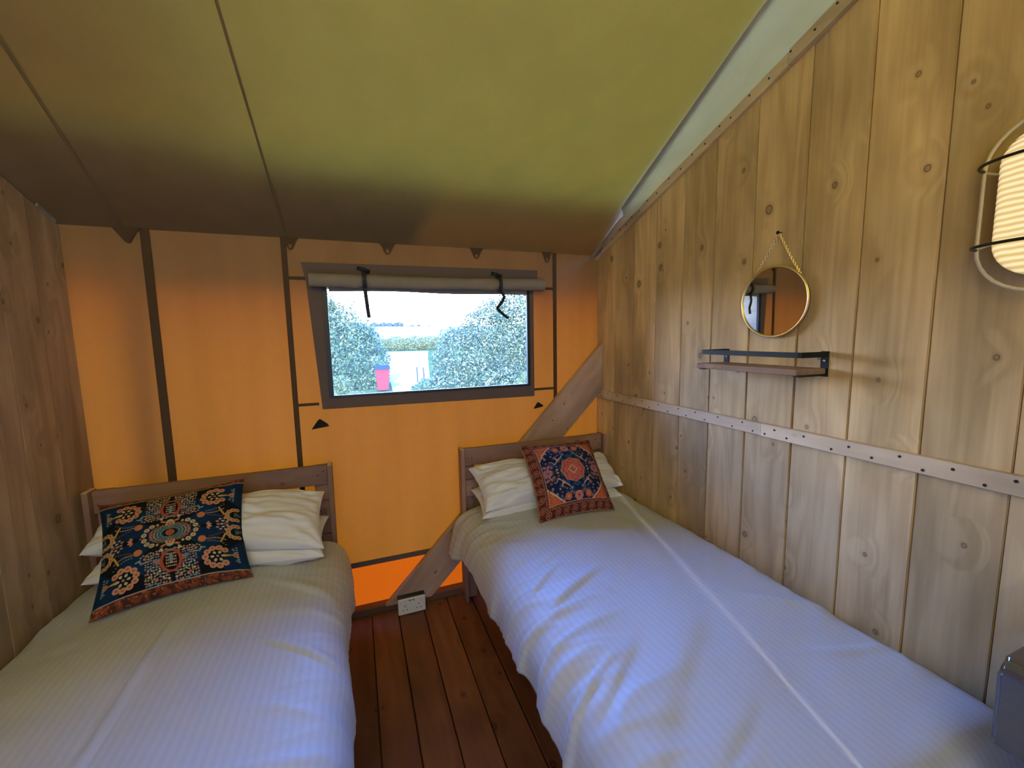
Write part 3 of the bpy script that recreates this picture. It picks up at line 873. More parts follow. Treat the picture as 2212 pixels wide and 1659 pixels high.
def make_duvet(label, wall_x, out_x, ztop, zwall, hem, creases, seed, head_flare=0.0, folds=1.0, tuck=None):
    """sheet lofted over the mattress: across from the wall side to the hanging side, along from head to foot"""
    sgn = 1 if out_x > wall_x else -1
    W = abs(out_x - wall_x)
    NA, NB = 150, 260
    prof, tl = smooth_curve([(0.004, zwall - 0.07), (0.004, zwall - 0.01), (0.03, zwall + 0.035), (0.13, ztop - 0.004), (0.35, ztop + 0.012), (W * 0.6, ztop + 0.014), (W - 0.20, ztop + 0.002), (W - 0.075, ztop - 0.022), (W - 0.018, ztop - 0.070), (W - 0.002, ztop - 0.13), (W + 0.004, hem)], NA)
    foot = 0.395
    along, ta = smooth_curve([(2.12, -0.012), (2.0, 0.0), (1.5, 0.006), (0.9, 0.004), (foot + 0.10, 0.0), (foot + 0.03, -0.010), (foot, -0.05), (foot - 0.012, -0.12), (foot - 0.014, -0.20)], NB)
    A = np.zeros((NA, NB, 3))
    d = prof[:, 0][:, None] + 0 * along[:, 0][None]
    A[..., 0] = wall_x + sgn * d
    A[..., 1] = along[:, 0][None]
    topness = sstep(hem, ztop, prof[:, 1])[:, None]
    A[..., 2] = prof[:, 1][:, None] + along[:, 1][None] * topness
    # hem rises and falls, flares at the head
    Yg = A[..., 1]
    low = sstep(W - 0.06, W + 0.004, d)
    lowz = sstep(ztop - 0.06, hem, A[..., 2]) * low
    hemv = 0.03 * nz(np.stack([Yg * 2.3, Yg * 0, Yg * 0], -1), 1.0, seed)
    A[..., 2] += lowz * (hemv - head_flare * 0.85 * sstep(1.75, 2.1, Yg))
    A[..., 0] += sgn * lowz * (head_flare * 0.25 * sstep(1.7, 2.05, Yg) + 0.018 * nz(np.stack([Yg * 7, Yg * 0, Yg * 0], -1), 1.0, seed + 4))
    N_ = normals_of(A)
    if N_[NA // 2, NB // 3, 2] < 0: N_ = -N_
    Q = np.stack([d, Yg, A[..., 2] * 0.3], -1)
    D = 0.016 * nz(Q, 2.3, seed) + 0.006 * nz(Q, 6.0, seed + 9) + 0.0025 * nz(Q, 15.0, seed + 2)
    # folds that run down over the hanging edge and die out on the top
    em = sstep(W - 0.42, W - 0.02, d) * (0.35 + 0.65 * sstep(1.35, 0.95, Yg))
    wq_ = np.stack([d * 2.2, Yg * 8.0 + 0.9 * d + 0.35 * nz(Q, 5.0, seed + 21), d * 0], -1)
    rd = 1 - np.abs(nz(wq_, 1.0, seed + 5)) * 2.2
    D += folds * 0.016 * em * np.clip(rd, 0, 1) ** 2.5
    wq2 = np.stack([d * 3.0 + Yg * 4.0, Yg * 14.0 - d * 5, d * 0], -1)
    rd2 = 1 - np.abs(nz(wq2, 1.0, seed + 15)) * 2.4
    D += folds * 0.006 * sstep(W - 0.30, W - 0.04, d) * np.clip(rd2, 0, 1) ** 2
    wallm = sstep(0.22, 0.03, d)
    wq3 = np.stack([d * 3, Yg * 9 + d * 6, d * 0], -1)
    D += 0.006 * wallm * np.clip(1 - np.abs(nz(wq3, 1.0, seed + 31)) * 2.4, 0, 1) ** 2
    for (xa, ya, xb, yb_, amp, wd) in creases:
        da, db = abs(xa - wall_x), abs(xb - wall_x)
        tx, ty = db - da, yb_ - ya; ln = math.hypot(tx, ty)
        s_ = ((d - da) * tx + (Yg - ya) * ty) / ln
        q_ = ((d - da) * ty - (Yg - ya) * tx) / ln
        prof_ = np.where(q_ > 0, np.exp(-(q_ / wd) ** 2), np.exp(-(q_ / (wd * 0.45)) ** 2))
        D += amp * prof_ * sstep(-0.05, 0.06, s_) * sstep(ln + 0.1, ln - 0.12, s_)
    D *= sstep(0.0, 0.05, d)
    A += N_ * D[..., None]
    A[..., 0] = np.clip(A[..., 0], XL + 0.003, XR - 0.003)
    uv = np.stack([tl[:, None] + 0 * ta[None], ta[None] + 0 * tl[:, None]], -1)
    o = mesh_obj('duvet', grid_mesh('duvet', A, uv), M_linen, None, True)
    so = o.modifiers.new('thickness', 'SOLIDIFY'); so.thickness = 0.010; so.offset = -1.0 if sgn > 0 else 1.0
    return tag(o, label, 'duvet')

make_duvet('white satin-striped duvet on the right bed, hem loose over the aisle side', XR - 0.012, 0.462, 0.580, 0.540, 0.41,
           [(0.60, 0.70, 0.98, 0.96, 0.010, 0.08), (0.52, 0.80, 0.70, 0.92, 0.010, 0.03), (0.62, 1.42, 0.80, 1.50, 0.009, 0.03), (0.58, 1.18, 0.82, 1.30, 0.011, 0.03), (0.55, 1.28, 0.70, 1.40, 0.010, 0.022), (1.40, 0.84, 1.22, 0.98, 0.010, 0.02), (1.40, 0.66, 1.2, 0.72, 0.008, 0.02), (0.6, 0.56, 0.85, 0.66, 0.007, 0.05)], 3.1, head_flare=0.09)
make_duvet('white satin-striped duvet on the left bed, lit blue towards the foot', XL + 0.012, -0.088, 0.560, 0.475, 0.34,
           [(-0.60, 1.62, -0.62, 0.95, 0.010, 0.012), (-0.15, 1.62, -0.33, 1.75, 0.012, 0.03), (-0.11, 1.25, -0.35, 1.42, 0.010, 0.018), (-0.12, 1.5, -0.3, 1.55, 0.008, 0.03), (-0.95, 1.85, -0.7, 1.80, 0.008, 0.02)], 7.7, head_flare=0.05, folds=0.55)

# ------------------------------------------------------------------ pillows and cushions
def cushion_grid(C, T, N, pinch=0.06, kf=0.62, kb=0.38, p=2.2, q=0.5, wr=0.01, seed=0.0, sag=0.0, side=1):
    """one face of a stuffed cover spanned by four corners (FL, FR, BR, BL)"""
    C = np.array(C, float)
    u = np.sin(np.linspace(-1, 1, N) * math.pi / 2) * 0.35 + np.linspace(-1, 1, N) * 0.65
    U, V = np.meshgrid(u, u, indexing='ij')
    U2 = U * (1 - pinch * (1 - V ** 2)); V2 = V * (1 - pinch * (1 - U ** 2))
    a = ((1 + U2) / 2)[..., None]; b = ((1 + V2) / 2)[..., None]
    P = (1 - a) * (1 - b) * C[0] + a * (1 - b) * C[1] + a * b * C[2] + (1 - a) * b * C[3]
    n = np.cross(C[1] - C[0] + C[2] - C[3], C[3] - C[0] + C[2] - C[1]); n /= np.linalg.norm(n)
    h = (np.clip(1 - np.abs(U) ** p, 0, 1) * np.clip(1 - np.abs(V) ** p, 0, 1)) ** q
    R = np.sqrt(U ** 2 + V ** 2)
    Q = np.stack([U * 1.2, V * 1.2, 0 * U + side], -1)
    # wrinkles that radiate from the corners and edges
    ca = np.arctan2(1 - np.abs(V), 1 - np.abs(U))
    cr_ = np.hypot(1 - np.abs(U), 1 - np.abs(V))
    rid = np.sin(ca * 9 + 3 * nz(Q, 1.5, seed + 2)) * np.exp(-cr_ / 0.55) * sstep(0, 0.25, cr_)
    D = h * T * (kf if side > 0 else kb) + wr * (nz(Q, 2.2, seed) * 1.1 + 0.5 * nz(Q, 5.0, seed + 7) + 0.55 * rid) * np.clip(h * 2.5, 0, 1)
    P = P + n * (side * D)[..., None]
    P[..., 2] -= sag * (1 - U ** 2) * (1 - V ** 2)
    return P, U, V

def two_faced(name, C, T, mat, NF=70, NB=40, colour=None, **kw):
    Pf, U, V = cushion_grid(C, T, NF, side=1, **kw)
    Pb, Ub, Vb = cushion_grid(C, T, NB, side=-1, **kw)
    def faces(n, off, flip):
        idx = np.arange(n * n).reshape(n, n) + off
        f = np.stack([idx[:-1, :-1], idx[1:, :-1], idx[1:, 1:], idx[:-1, 1:]], -1).reshape(-1, 4)
        return f[:, ::-1] if flip else f
    f = np.concatenate([faces(NF, 0, False), faces(NB, NF * NF, True)])
    me = bpy.data.meshes.new(name)
    co = np.concatenate([Pf.reshape(-1, 3), Pb.reshape(-1, 3)])
    me.vertices.add(len(co)); me.vertices.foreach_set('co', co.reshape(-1).astype(np.float32))
    fast_faces(me, f)
    L1 = np.linalg.norm(np.array(C[1], float) - np.array(C[0], float)); L2 = np.linalg.norm(np.array(C[3], float) - np.array(C[0], float))
    uv = np.concatenate([np.stack([(V + 1) / 2 * L2, (U + 1) / 2 * L1], -1).reshape(-1, 2), np.stack([(Vb + 1) / 2 * L2, (Ub + 1) / 2 * L1], -1).reshape(-1, 2)])
    if len(me.loops) == f.size:
        l = me.uv_layers.new(name='UVMap')
        vi = np.zeros(len(me.loops), np.int32); me.loops.foreach_get('vertex_index', vi)
        l.data.foreach_set('uv', uv[vi].astype(np.float32).reshape(-1))
    if colour is not None:
        cf = colour(U, V); cb = colour(Ub, Vb)
        c = np.concatenate([cf.reshape(-1, 3), cb.reshape(-1, 3)])
        at = me.attributes.new('print', 'FLOAT_COLOR', 'POINT')
        at.data.foreach_set('color', np.concatenate([c, np.ones((len(c), 1))], 1).astype(np.float32).reshape(-1))
    return mesh_obj(name, me, mat, None, True)

pl = [
    ('lower white pillow under its twin on the left bed', [(-1.015, 1.945, 0.602), (-0.170, 1.840, 0.590), (-0.165, 2.150, 0.640), (-1.03, 2.165, 0.66)], 0.13, 1.0),
    ('upper white pillow behind the navy cushion, loose end drooping to the aisle', [(-1.012, 1.955, 0.715), (-0.168, 1.835, 0.628), (-0.175, 2.130, 0.775), (-1.02, 2.170, 0.815)], 0.15, 5.0),
    ('lower white pillow, crumpled end showing, on the right bed', [(0.545, 1.900, 0.602), (1.375, 1.905, 0.590), (1.385, 2.150, 0.650), (0.555, 2.160, 0.660)], 0.13, 9.0),
    ('upper white pillow behind the rust medallion cushion', [(0.560, 1.890, 0.640), (1.400, 1.930, 0.640), (1.400, 2.140, 0.770), (0.540, 2.140, 0.790)], 0.16, 13.0),
]
for lab, C, T_, sd in pl:
    o = two_faced('pillow', C, T_, M_pillow, 80, 40, seed=sd, wr=0.016, pinch=0.05, p=2.6, q=0.45, kf=0.60, kb=0.40)
    tag(o, lab, 'pillow', 'white bed pillows')

def lin(c):
    return np.array(srgb(*c)) * 0.8
def paint_navy(U, V):
    """navy field of peach and cream blossoms, mirrored both ways, rust band at head and foot"""
    u = (U + 1) / 2 - 0.5; v = (V + 1) / 2 - 0.5
    a, b = np.abs(u), np.abs(v)
    Q = np.stack([a * 6, b * 6, 0 * a], -1)
    n1 = nz(Q, 1.0, 2.0)[..., None]
    img = np.where(n1 > 0.02, lin((16, 44, 74)), lin((14, 22, 26)))
    img = np.where(n1 > 0.22, lin((16, 46, 76)), img)
    peach, peachd, cream, rust, pale, pink, dark = [lin(c) for c in ((214, 150, 112), (160, 84, 56), (206, 188, 140), (176, 84, 52), (120, 152, 152), (190, 136, 118), (22, 20, 20))]
    def ell(cx, cy, rx, ry, col, rot=0.0):
        nonlocal img
        dx, dy = a - cx, b - cy
        if rot:
            dx, dy = dx * math.cos(rot) + dy * math.sin(rot), -dx * math.sin(rot) + dy * math.cos(rot)
        img = np.where((((dx / rx) ** 2 + (dy / ry) ** 2) < 1)[..., None], col, img)
    def bloom(cx, cy, r, c1, c2):
        ell(cx, cy, r, r, c1); ell(cx, cy, r * 0.62, r * 0.62, c1 * 0.82); ell(cx, cy, r * 0.30, r * 0.30, c2)
    def wreath(cx, cy, R, n, r, c1, c2, a0=0.0, a1=2 * math.pi):
        for i in range(n):
            t = a0 + (a1 - a0) * i / max(n - 1, 1)
            bloom(cx + R * math.cos(t), cy + R * math.sin(t), r, c1, c2)
    # pebble ground in the middle of the short sides
    rs = random.Random(4)
    for i in range(9):
        for j in range(13):
            x = 0.02 + i * 0.018 + rs.uniform(-0.004, 0.004); y = 0.16 + j * 0.0215 + rs.uniform(-0.005, 0.005)
            if 0.05 < x + 0.0 < 0.165 or y > 0.35:
                ell(x, y, rs.uniform(0.005, 0.010), rs.uniform(0.005, 0.010), rs.choice([cream, pink, pale, pink * 0.7, peach * 0.8]), rs.uniform(0, 3))
    # vase outline
    ell(0, 0.255, 0.072, 0.100, rust); ell(0, 0.258, 0.050, 0.080, dark)
    for i in range(5):
        for j in range(-1, 3):
            ell(0.012 * j + 0.006, 0.20 + i * 0.026, 0.0045, 0.0075, cream if (i + j) % 2 else pink)
    ell(0, 0.235, 0.012, 0.04, pale)
    ell(0.03, 0.155, 0.012, 0.007, pale, 0.5); ell(0.012, 0.165, 0.016, 0.005, pale, -0.4); ell(0.062, 0.150, 0.018, 0.008, cream, 0.9)
    # heart of the print
    for i in range(13):
        t = math.pi / 2 * i / 12
        for k, (rr, col) in enumerate(((0.052, pale * 0.7), (0.070, pale), (0.088, cream * 0.8), (0.106, peach))):
            ell(rr * 1.25 * math.cos(t), rr * math.sin(t) * 0.85, 0.0085, 0.0035, col, t)
    bloom(0, 0, 0.030, lin((196, 92, 52)), cream); ell(0, 0, 0.008, 0.008, rust)
    ell(0, 0.098, 0.030, 0.034, cream * 0.85); ell(0, 0.086, 0.018, 0.02, rust); ell(0, 0.09, 0.009, 0.009, peach)
    ell(0.045, 0.118, 0.024, 0.010, peachd, 0.35); ell(0.045, 0.115, 0.018, 0.005, peach, 0.35)
    for x, y, r in ((0.085, 0.098, 0.010), (0.122, 0.092, 0.019), (0.156, 0.066, 0.019), (0.176, 0.024, 0.019)):
        bloom(x, y, r, cream * 0.9 + peach * 0.1, peachd)
    for x, y in ((0.12, 0.0), (0.135, 0.03), (0.20, 0.0), (0.11, 0.05)):
        ell(x, y, 0.009, 0.007, peachd)
    # fan flower
    for t in (-0.9, -0.3, 0.3, 0.9):
        ell(0.245 + 0.03 * math.cos(t), 0.03 * math.sin(t), 0.017, 0.008, peach if abs(t) < 0.5 else pink, t)
    # star blossom and sprays
    for i in range(10):
        t = 2 * math.pi * i / 10
        ell(0.215 + 0.021 * math.cos(t), 0.120 + 0.021 * math.sin(t), 0.010, 0.007, lin((204, 128, 72)), t)
    ell(0.215, 0.120, 0.020, 0.020, lin((200, 124, 74)))
    for i in range(8):
        x = 0.255 + i * 0.017
        ell(x, 0.128 - 0.004 * i + 0.0011 * i * i, 0.008, 0.0045, lin((206, 150, 90)), 0.6)
        ell(x, 0.150 - 0.002 * i + 0.0014 * i * i, 0.008, 0.0040, pale * 0.8, -0.6)
        ell(x + 0.01, 0.106 - 0.004 * i, 0.006, 0.0035, peachd, -0.5)
    for i in range(5):
        ell(0.345 + 0.008 * i, 0.165 - 0.016 * i, 0.008, 0.010, lin((214, 166, 84)), 0.4)
    # small round sprig
    for i in range(9):
        t = 2 * math.pi * i / 9
        ell(0.170 + 0.031 * math.cos(t), 0.195 + 0.031 * math.sin(t), 0.0062, 0.0062, cream * 0.9)
    ell(0.170, 0.195, 0.011, 0.010, rust); ell(0.170, 0.195, 0.005, 0.005, cream)
    for t in np.linspace(0, 1, 8):
        ell(0.190 + 0.035 * t, 0.228 - 0.03 * math.sin(t * 2.2), 0.008, 0.0055, pale)
    # big corner wreath
    wreath(0.300, 0.305, 0.078, 9, 0.0235, peach, peachd, 0.9, 5.6)
    for i in range(6):
        t = 2 * math.pi * i / 6
        ell(0.305 + 0.036 * math.cos(t), 0.305 + 0.036 * math.sin(t), 0.013, 0.010, cream, t)
    ell(0.305, 0.305, 0.010, 0.010, pink)
    for i in range(5):
        ell(0.352 + i * 0.012, 0.305, 0.008, 0.012 - 0.002 * i, lin((214, 170, 80)))
    bloom(0.425, 0.305, 0.020, lin((210, 130, 80)), rust)
    for i in range(7):
        t = -1.3 + 2.6 * i / 6
        ell(0.415 + 0.02 * math.cos(t) * i * 0.3, 0.305 + 0.055 * math.sin(t), 0.009, 0.007, pale * 0.8)
        ell(0.44, 0.240 + 0.021 * i, 0.007, 0.006, cream * 0.75)
    # edge wreaths at the side seams
    wreath(0.455, 0.085, 0.055, 8, 0.0185, lin((214, 168, 110)), peachd, 1.3, 5.0)
    for i in range(4):
        ell(0.455 + 0.010 * i, 0.085, 0.004, 0.026, pale * 0.6, 0.3 * i)
    for x, y in ((0.33, 0.03), (0.35, 0.05), (0.37, 0.03), (0.36, 0.0), (0.385, 0.055), (0.40, 0.02), (0.335, 0.0)):
        ell(x, y, 0.011, 0.008, cream if x > 0.35 else peach)
    ell(0.39, 0.0, 0.02, 0.012, rust)
    # bands
    band = b > 0.437
    m = nz(np.stack([u * 26, v * 34, 0 * u], -1), 1.0, 6.0)[..., None]; m2 = nz(np.stack([u * 60, v * 60, 0 * u], -1), 1.0, 1.0)[..., None]
    rustc = np.where(m > 0.12, lin((150, 78, 48)), lin((116, 60, 40)))
    rustc = np.where(m < -0.18, lin((84, 52, 44)), rustc); rustc = np.where(m2 > 0.36, lin((176, 112, 74)), rustc)
    img = np.where(band[..., None], rustc, img)
    img = np.where(((b > 0.431) & (b < 0.438))[..., None], lin((186, 168, 150)), img)
    return img

def paint_rug(U, V):
    """rug print: pink medallion on navy, orange corners, rust border"""
    u = (U + 1) / 2 - 0.5; v = (V + 1) / 2 - 0.5
    a, b = np.abs(u), np.abs(v)
    Q = np.stack([a * 16, b * 16, 0 * a], -1)
    n1 = nz(Q, 1.0, 3.0); n2 = nz(Q, 2.1, 8.0)
    navy, blue, pink, orange, cream, rust, wine, lilac, dark = [lin(c) for c in ((22, 40, 78), (38, 82, 124), (206, 110, 96), (206, 108, 62), (222, 178, 146), (136, 66, 52), (92, 44, 42), (176, 120, 128), (24, 22, 34))]
    img = np.where((n1 > 0.18)[..., None], blue, navy)
    def ell(cx, cy, rx, ry, col, rot=0.0, x=None, y=None):
        nonlocal img
        dx, dy = (a if x is None else x) - cx, (b if y is None else y) - cy
        if rot:
            dx, dy = dx * math.cos(rot) + dy * math.sin(rot), -dx * math.sin(rot) + dy * math.cos(rot)
        img = np.where((((dx / rx) ** 2 + (dy / ry) ** 2) < 1)[..., None], col, img)
    def flower(cx, cy, r, c1, c2):
        for i in range(7):
            t = 2 * math.pi * i / 7
            ell(cx + r * 0.7 * math.cos(t), cy + r * 0.7 * math.sin(t), r * 0.42, r * 0.42, c1)
        ell(cx, cy, r * 0.62, r * 0.62, c1 * 0.75); ell(cx, cy, r * 0.40, r * 0.40, c2); ell(cx, cy, r * 0.18, r * 0.18, dark)
    # corner spandrels
    sp = (a / 0.40) ** 1.5 + (b / 0.40) ** 1.5
    img = np.where((sp > 1.28)[..., None], np.where((n1 > 0.1)[..., None], lin((190, 96, 66)), orange), img)
    img = np.where(((sp > 1.22) & (sp < 1.30))[..., None], cream, img)
    # scattered buds on the blue
    rs = random.Random(9)
    for i in range(46):
        x, y = rs.uniform(0.0, 0.38), rs.uniform(0.0, 0.38)
        if math.hypot(x, y) > 0.19:
            r = rs.uniform(0.009, 0.017)
            ell(x, y, r, r, rs.choice([cream, pink, lilac, orange, lilac])); ell(x, y, r * 0.62, r * 0.62, rs.choice([navy, wine, navy])); ell(x, y, r * 0.28, r * 0.28, rs.choice([cream, orange]))
    # curling stems
    for k in range(40):
        t = k / 39
        ell(0.06 + 0.12 * t + 0.02 * math.sin(9 * t), 0.20 + 0.045 * math.sin(5 * t + 0.4), 0.0065, 0.0065, cream)
        ell(0.21 + 0.03 * math.sin(6 * t), 0.02 + 0.17 * t, 0.0065, 0.0065, cream)
        ell(0.33 - 0.10 * t, 0.04 + 0.10 * math.sin(2.6 * t), 0.006, 0.006, lin((200, 140, 120)))
    flower(0.0, 0.335, 0.050, lin((204, 140, 120)), pink); flower(0.335, 0.0, 0.050, lilac, pink)
    flower(0.135, 0.325, 0.042, orange, cream); flower(0.325, 0.135, 0.036, navy, orange); flower(0.235, 0.225, 0.030, navy, cream)
    flower(0.215, 0.060, 0.030, navy, lilac); flower(0.075, 0.235, 0.030, blue, cream)
    # medallion
    R = np.hypot(u, v); th = np.arctan2(v, u)
    ed = 0.160 * (1 + 0.05 * np.cos(8 * th) + 0.02 * np.cos(16 * th))
    img = np.where((R < ed + 0.012)[..., None], navy, img)
    img = np.where((R < ed + 0.004)[..., None], cream, img)
    img = np.where((R < ed)[..., None], np.where((n2 > 0.22)[..., None], lin((178, 84, 84)), pink), img)
    for i in range(8):
        t = 2 * math.pi * (i + 0.5) / 8
        ell(0.118 * math.cos(t), 0.118 * math.sin(t), 0.012, 0.006, wine, t, u, v)
    img = np.where(((np.abs(u) + np.abs(v)) < 0.066)[..., None], cream, img)
    img = np.where(((np.abs(u) + np.abs(v)) < 0.056)[..., None], lin((214, 142, 120)), img)
    for i in range(8):
        t = 2 * math.pi * i / 8; rr = 0.028 if i % 2 == 0 else 0.016
        ell(rr * math.cos(t), rr * math.sin(t), 0.011, 0.006, dark, t, u, v)
    ell(0, 0, 0.009, 0.009, cream, 0, u, v)
    # borders
    m_ = np.maximum(a, b); al = np.where(a > b, v, u)
    bd = np.where((nz(np.stack([u * 40, v * 40, 0 * u], -1), 1.0, 4.0) > 0.12)[..., None], rust, wine)
    per = np.abs((al * 9.0) % 1.0 - 0.5)
    rr = np.hypot(per / 9.0 * 1.0, m_ - 0.458)
    bd = np.where((rr < 0.036)[..., None], lin((178, 106, 84)), bd); bd = np.where((rr < 0.026)[..., None], wine, bd); bd = np.where((rr < 0.016)[..., None], lin((196, 132, 92)), bd); bd = np.where((rr < 0.007)[..., None], dark, bd)
    img = np.where((m_ > 0.415)[..., None], bd, img)
    bead = np.abs((al * 42) % 1.0 - 0.5) < 0.28
    img = np.where(((m_ > 0.383) & (m_ <= 0.415))[..., None], np.where(bead[..., None], lin((168, 96, 76)), dark), img)
    ln_ = ((m_ > 0.383) & (m_ < 0.388)) | ((m_ > 0.411) & (m_ < 0.416))
    img = np.where(ln_[..., None], cream * 0.8, img)
    img = np.where((m_ > 0.493)[..., None], lin((176, 128, 100)), img)
    return img

o = two_faced('cushion', [(-0.875, 1.690, 0.585), (-0.420, 1.785, 0.588), (-0.478, 2.040, 0.915), (-0.945, 1.975, 0.890)], 0.17, M_print, 330, 60, paint_navy, seed=21.0, wr=0.007, pinch=0.10, p=2.4, q=0.55, kf=0.62, kb=0.25)
tag(o, 'navy floral cushion with rust bands leaning on the left bed pillows', 'cushion')
o = two_faced('cushion', [(0.780, 1.735, 0.602), (1.205, 1.730, 0.605), (1.225, 2.020, 0.905), (0.800, 2.035, 0.912)], 0.17, M_print, 330, 60, paint_rug, seed=33.0, wr=0.007, pinch=0.085, p=2.4, q=0.55, kf=0.62, kb=0.25)
tag(o, 'rust cushion with pink medallion on navy leaning on the right bed pillows', 'cushion')

# ------------------------------------------------------------------ rolled window blind
bl = thing('window_blind', 'rolled-up beige canvas blind tied with black straps above the window', 'blind', (0.43, YB - 0.06, 1.79))
xs_ = np.linspace(-0.186, 1.049, 120); th_ = np.linspace(0, 2 * math.pi, 28, endpoint=False)
TH, XX = np.meshgrid(th_, xs_, indexing='ij')
rad = 0.036 + 0.0022 * np.sin(TH * 2 + 1) + 0.004 * nz(np.stack([XX * 4, np.cos(TH), np.sin(TH)], -1), 1.0, 2.0)
for xs0 in (0.064, 0.775):
    rad -= 0.007 * np.exp(-((XX - xs0) / 0.02) ** 2)
    rad += 0.006 * np.exp(-((XX - xs0 + 0.05) / 0.03) ** 2) * (np.sin(TH) < -0.3)
cyr = YB - 0.056
zr = 1.790 + 0.004 * (XX - 0.4) - 0.004 * np.sin((XX - 0.06) / 0.72 * math.pi)
A = np.stack([XX, cyr + rad * np.cos(TH), zr + rad * np.sin(TH)], -1)
mesh_obj('roll', grid_mesh('roll', A, close_u=True), M_blind, bl, True)
for xe, s_ in ((-0.1855, -1), (1.0485, 1)):            # spiral of cloth in each open end
    bm = BM()
    pts = [(xe - s_ * 0.006, cyr + (0.005 + 0.0045 * t) * math.cos(t), 1.79 + 0.004 * (xe - 0.4) + (0.005 + 0.0045 * t) * math.sin(t)) for t in np.linspace(0, 6.6, 50)]
    ribbon(bm, pts, (1, 0, 0), 0.012, 0.002)
    obj('roll_end', bm, M_blind, bl)
A = np.array([[[x, y, z + 0.003 * math.sin(x * 9)] for (y, z) in ((YB - 0.018, 1.80), (YB - 0.016, 1.765), (YB - 0.015, 1.742 - 0.006 * (x > 0.3) * (x - 0.3)))] for x in np.linspace(-0.105, 0.962, 60)])
mesh_obj('hem', grid_mesh('hem', A), M_blind, bl, True)
for xs0, tail in ((0.064, [(0.064, 1.752), (0.068, 1.70), (0.072, 1.65), (0.076, 1.607)]), (0.775, [(0.778, 1.752), (0.790, 1.738), (0.797, 1.722), (0.785, 1.698), (0.768, 1.675), (0.758, 1.662), (0.763, 1.650), (0.785, 1.630), (0.818, 1.602)])):
    bm = BM()
    loop = [(xs0, YB - 0.012, 1.852), (xs0 + 0.001, YB - 0.040, 1.838)] + [(xs0, cyr + 0.041 * math.cos(t), 1.790 + 0.041 * math.sin(t)) for t in np.linspace(math.radians(100), math.radians(268), 9)]
    ribbon(bm, loop, (1, 0, 0), 0.020, 0.003)
    s_ = obj('strap', bm, M_strap, bl)
    bm = BM(); ribbon(bm, [(x, cyr - 0.025 - 0.006 * math.sin(z * 60), z) for x, z in tail], (1, 0.25, 0), 0.019, 0.002)
    obj('strap_tail', bm, M_strap, s_)
    bm = BM(); tube(bm, [(xs0 - 0.030, YB - 0.020, 1.858), (xs0 + 0.0, YB - 0.024, 1.852), (xs0 + 0.028, YB - 0.020, 1.842)], 0.0085, 8)
    obj('toggle', bm, M_strap, s_, True)

# ------------------------------------------------------------------ mirror
mr_ = thing('round_mirror', 'round brass-framed mirror hanging on a gold chain above the shelf', 'mirror', (XR, 1.095, 1.608))
mc = Vector((XR - 0.016, 1.095, 1.608)); RM = 0.125
bm = BM(); bmesh.ops.create_circle(bm, cap_ends=True, segments=72, radius=RM - 0.002)
tilt = Matrix.Rotation(math.radians(1.2), 4, 'Z') @ Matrix.Rotation(math.radians(-90.6), 4, 'Y')
bm.transform(Matrix.Translation(mc + Vector((-0.004, 0, 0))) @ tilt)
obj('mirror_glass', bm, M_mirror, mr_)
bm = BM(); tube(bm, [(0.001 + 0 * t, RM * math.cos(t), RM * math.sin(t)) for t in np.linspace(0, 2 * math.pi, 72, endpoint=False)], 0.0042, 8, True)
bm.transform(Matrix.Translation(mc + Vector((-0.005, 0, 0))) @ Matrix.Rotation(math.radians(1.2), 4, 'Z'))
obj('rim', bm, M_brass, mr_, True)
bm = BM(); disc(bm, (XR - 0.002, 1.095, 1.608), (-1, 0, 0), RM - 0.003, 0.014, 48)
obj('backing', bm, M_back, mr_)
nail_p = Vector((XR - 0.012, 1.092, 1.853))
def chain(bm, p, q):
    p, q = Vector(p), Vector(q)
    n = int((q - p).length / 0.0072)
    d = (q - p).normalized(); s1 = d.cross(Vector((1, 0, 0))).normalized()
    for i in range(n):
        c = p.lerp(q, (i + 0.5) / n); c.z -= 0.006 * math.sin(math.pi * (i + 0.5) / n)
        s = s1 if i % 2 else Vector((1, 0, 0))
        tube(bm, [c + d * 0.0054 * math.cos(t) + s * 0.0034 * math.sin(t) for t in np.linspace(0, 2 * math.pi, 8, endpoint=False)], 0.0011, 4, True)
for pe in ((XR - 0.016, 1.187, 1.697), (XR - 0.016, 1.003, 1.697)):
    bm = BM(); chain(bm, nail_p, pe); obj('chain', bm, M_brass, mr_)
    bm = BM(); tube(bm, [Vector(pe) + Vector((0, 0.006 * math.cos(t), 0.006 * math.sin(t))) for t in np.linspace(0, 2 * math.pi, 12, endpoint=False)], 0.0015, 6, True)
    obj('ring', bm, M_brass, mr_)
bm = BM(); disc(bm, (XR + 0.005, 1.092, 1.851), (-1, 0, 0), 0.0025, 0.022, 8); disc(bm, (XR - 0.016, 1.092, 1.851), (-1, 0, 0), 0.006, 0.003, 12)
obj('nail', bm, M_screw, wall_right)

# ------------------------------------------------------------------ shelf
sh = thing('wall_shelf', 'small weathered wooden shelf with black metal rail on the plank wall', 'shelf', (XR, 1.108, 1.37))
Y0, Y1, XF = 0.905, 1.312, 1.322
bm = BM(); box(bm, 1.306, XR - 0.001, Y0 + 0.004, Y1 + 0.008, 1.359, 1.379, 0.003, 2)
for v in bm.verts:
    v.co += Vector((0.004, 0.0, 0.002)) * noise.noise(v.co * 25)
obj('shelf_board', bm, M_shelf, sh)
bm = BM()
ribbon(bm, [(XR - 0.004, Y1, 1.424), (1.365, Y1, 1.424), (XF, Y1 - 0.002, 1.424), (XF, Y1 - 0.012, 1.424), (XF, Y0 + 0.012, 1.424), (XF, Y0 + 0.002, 1.424), (1.365, Y0, 1.424), (XR - 0.004, Y0, 1.424)], (0, 0, 1), 0.018, 0.004)
obj('rail', bm, M_black, sh)
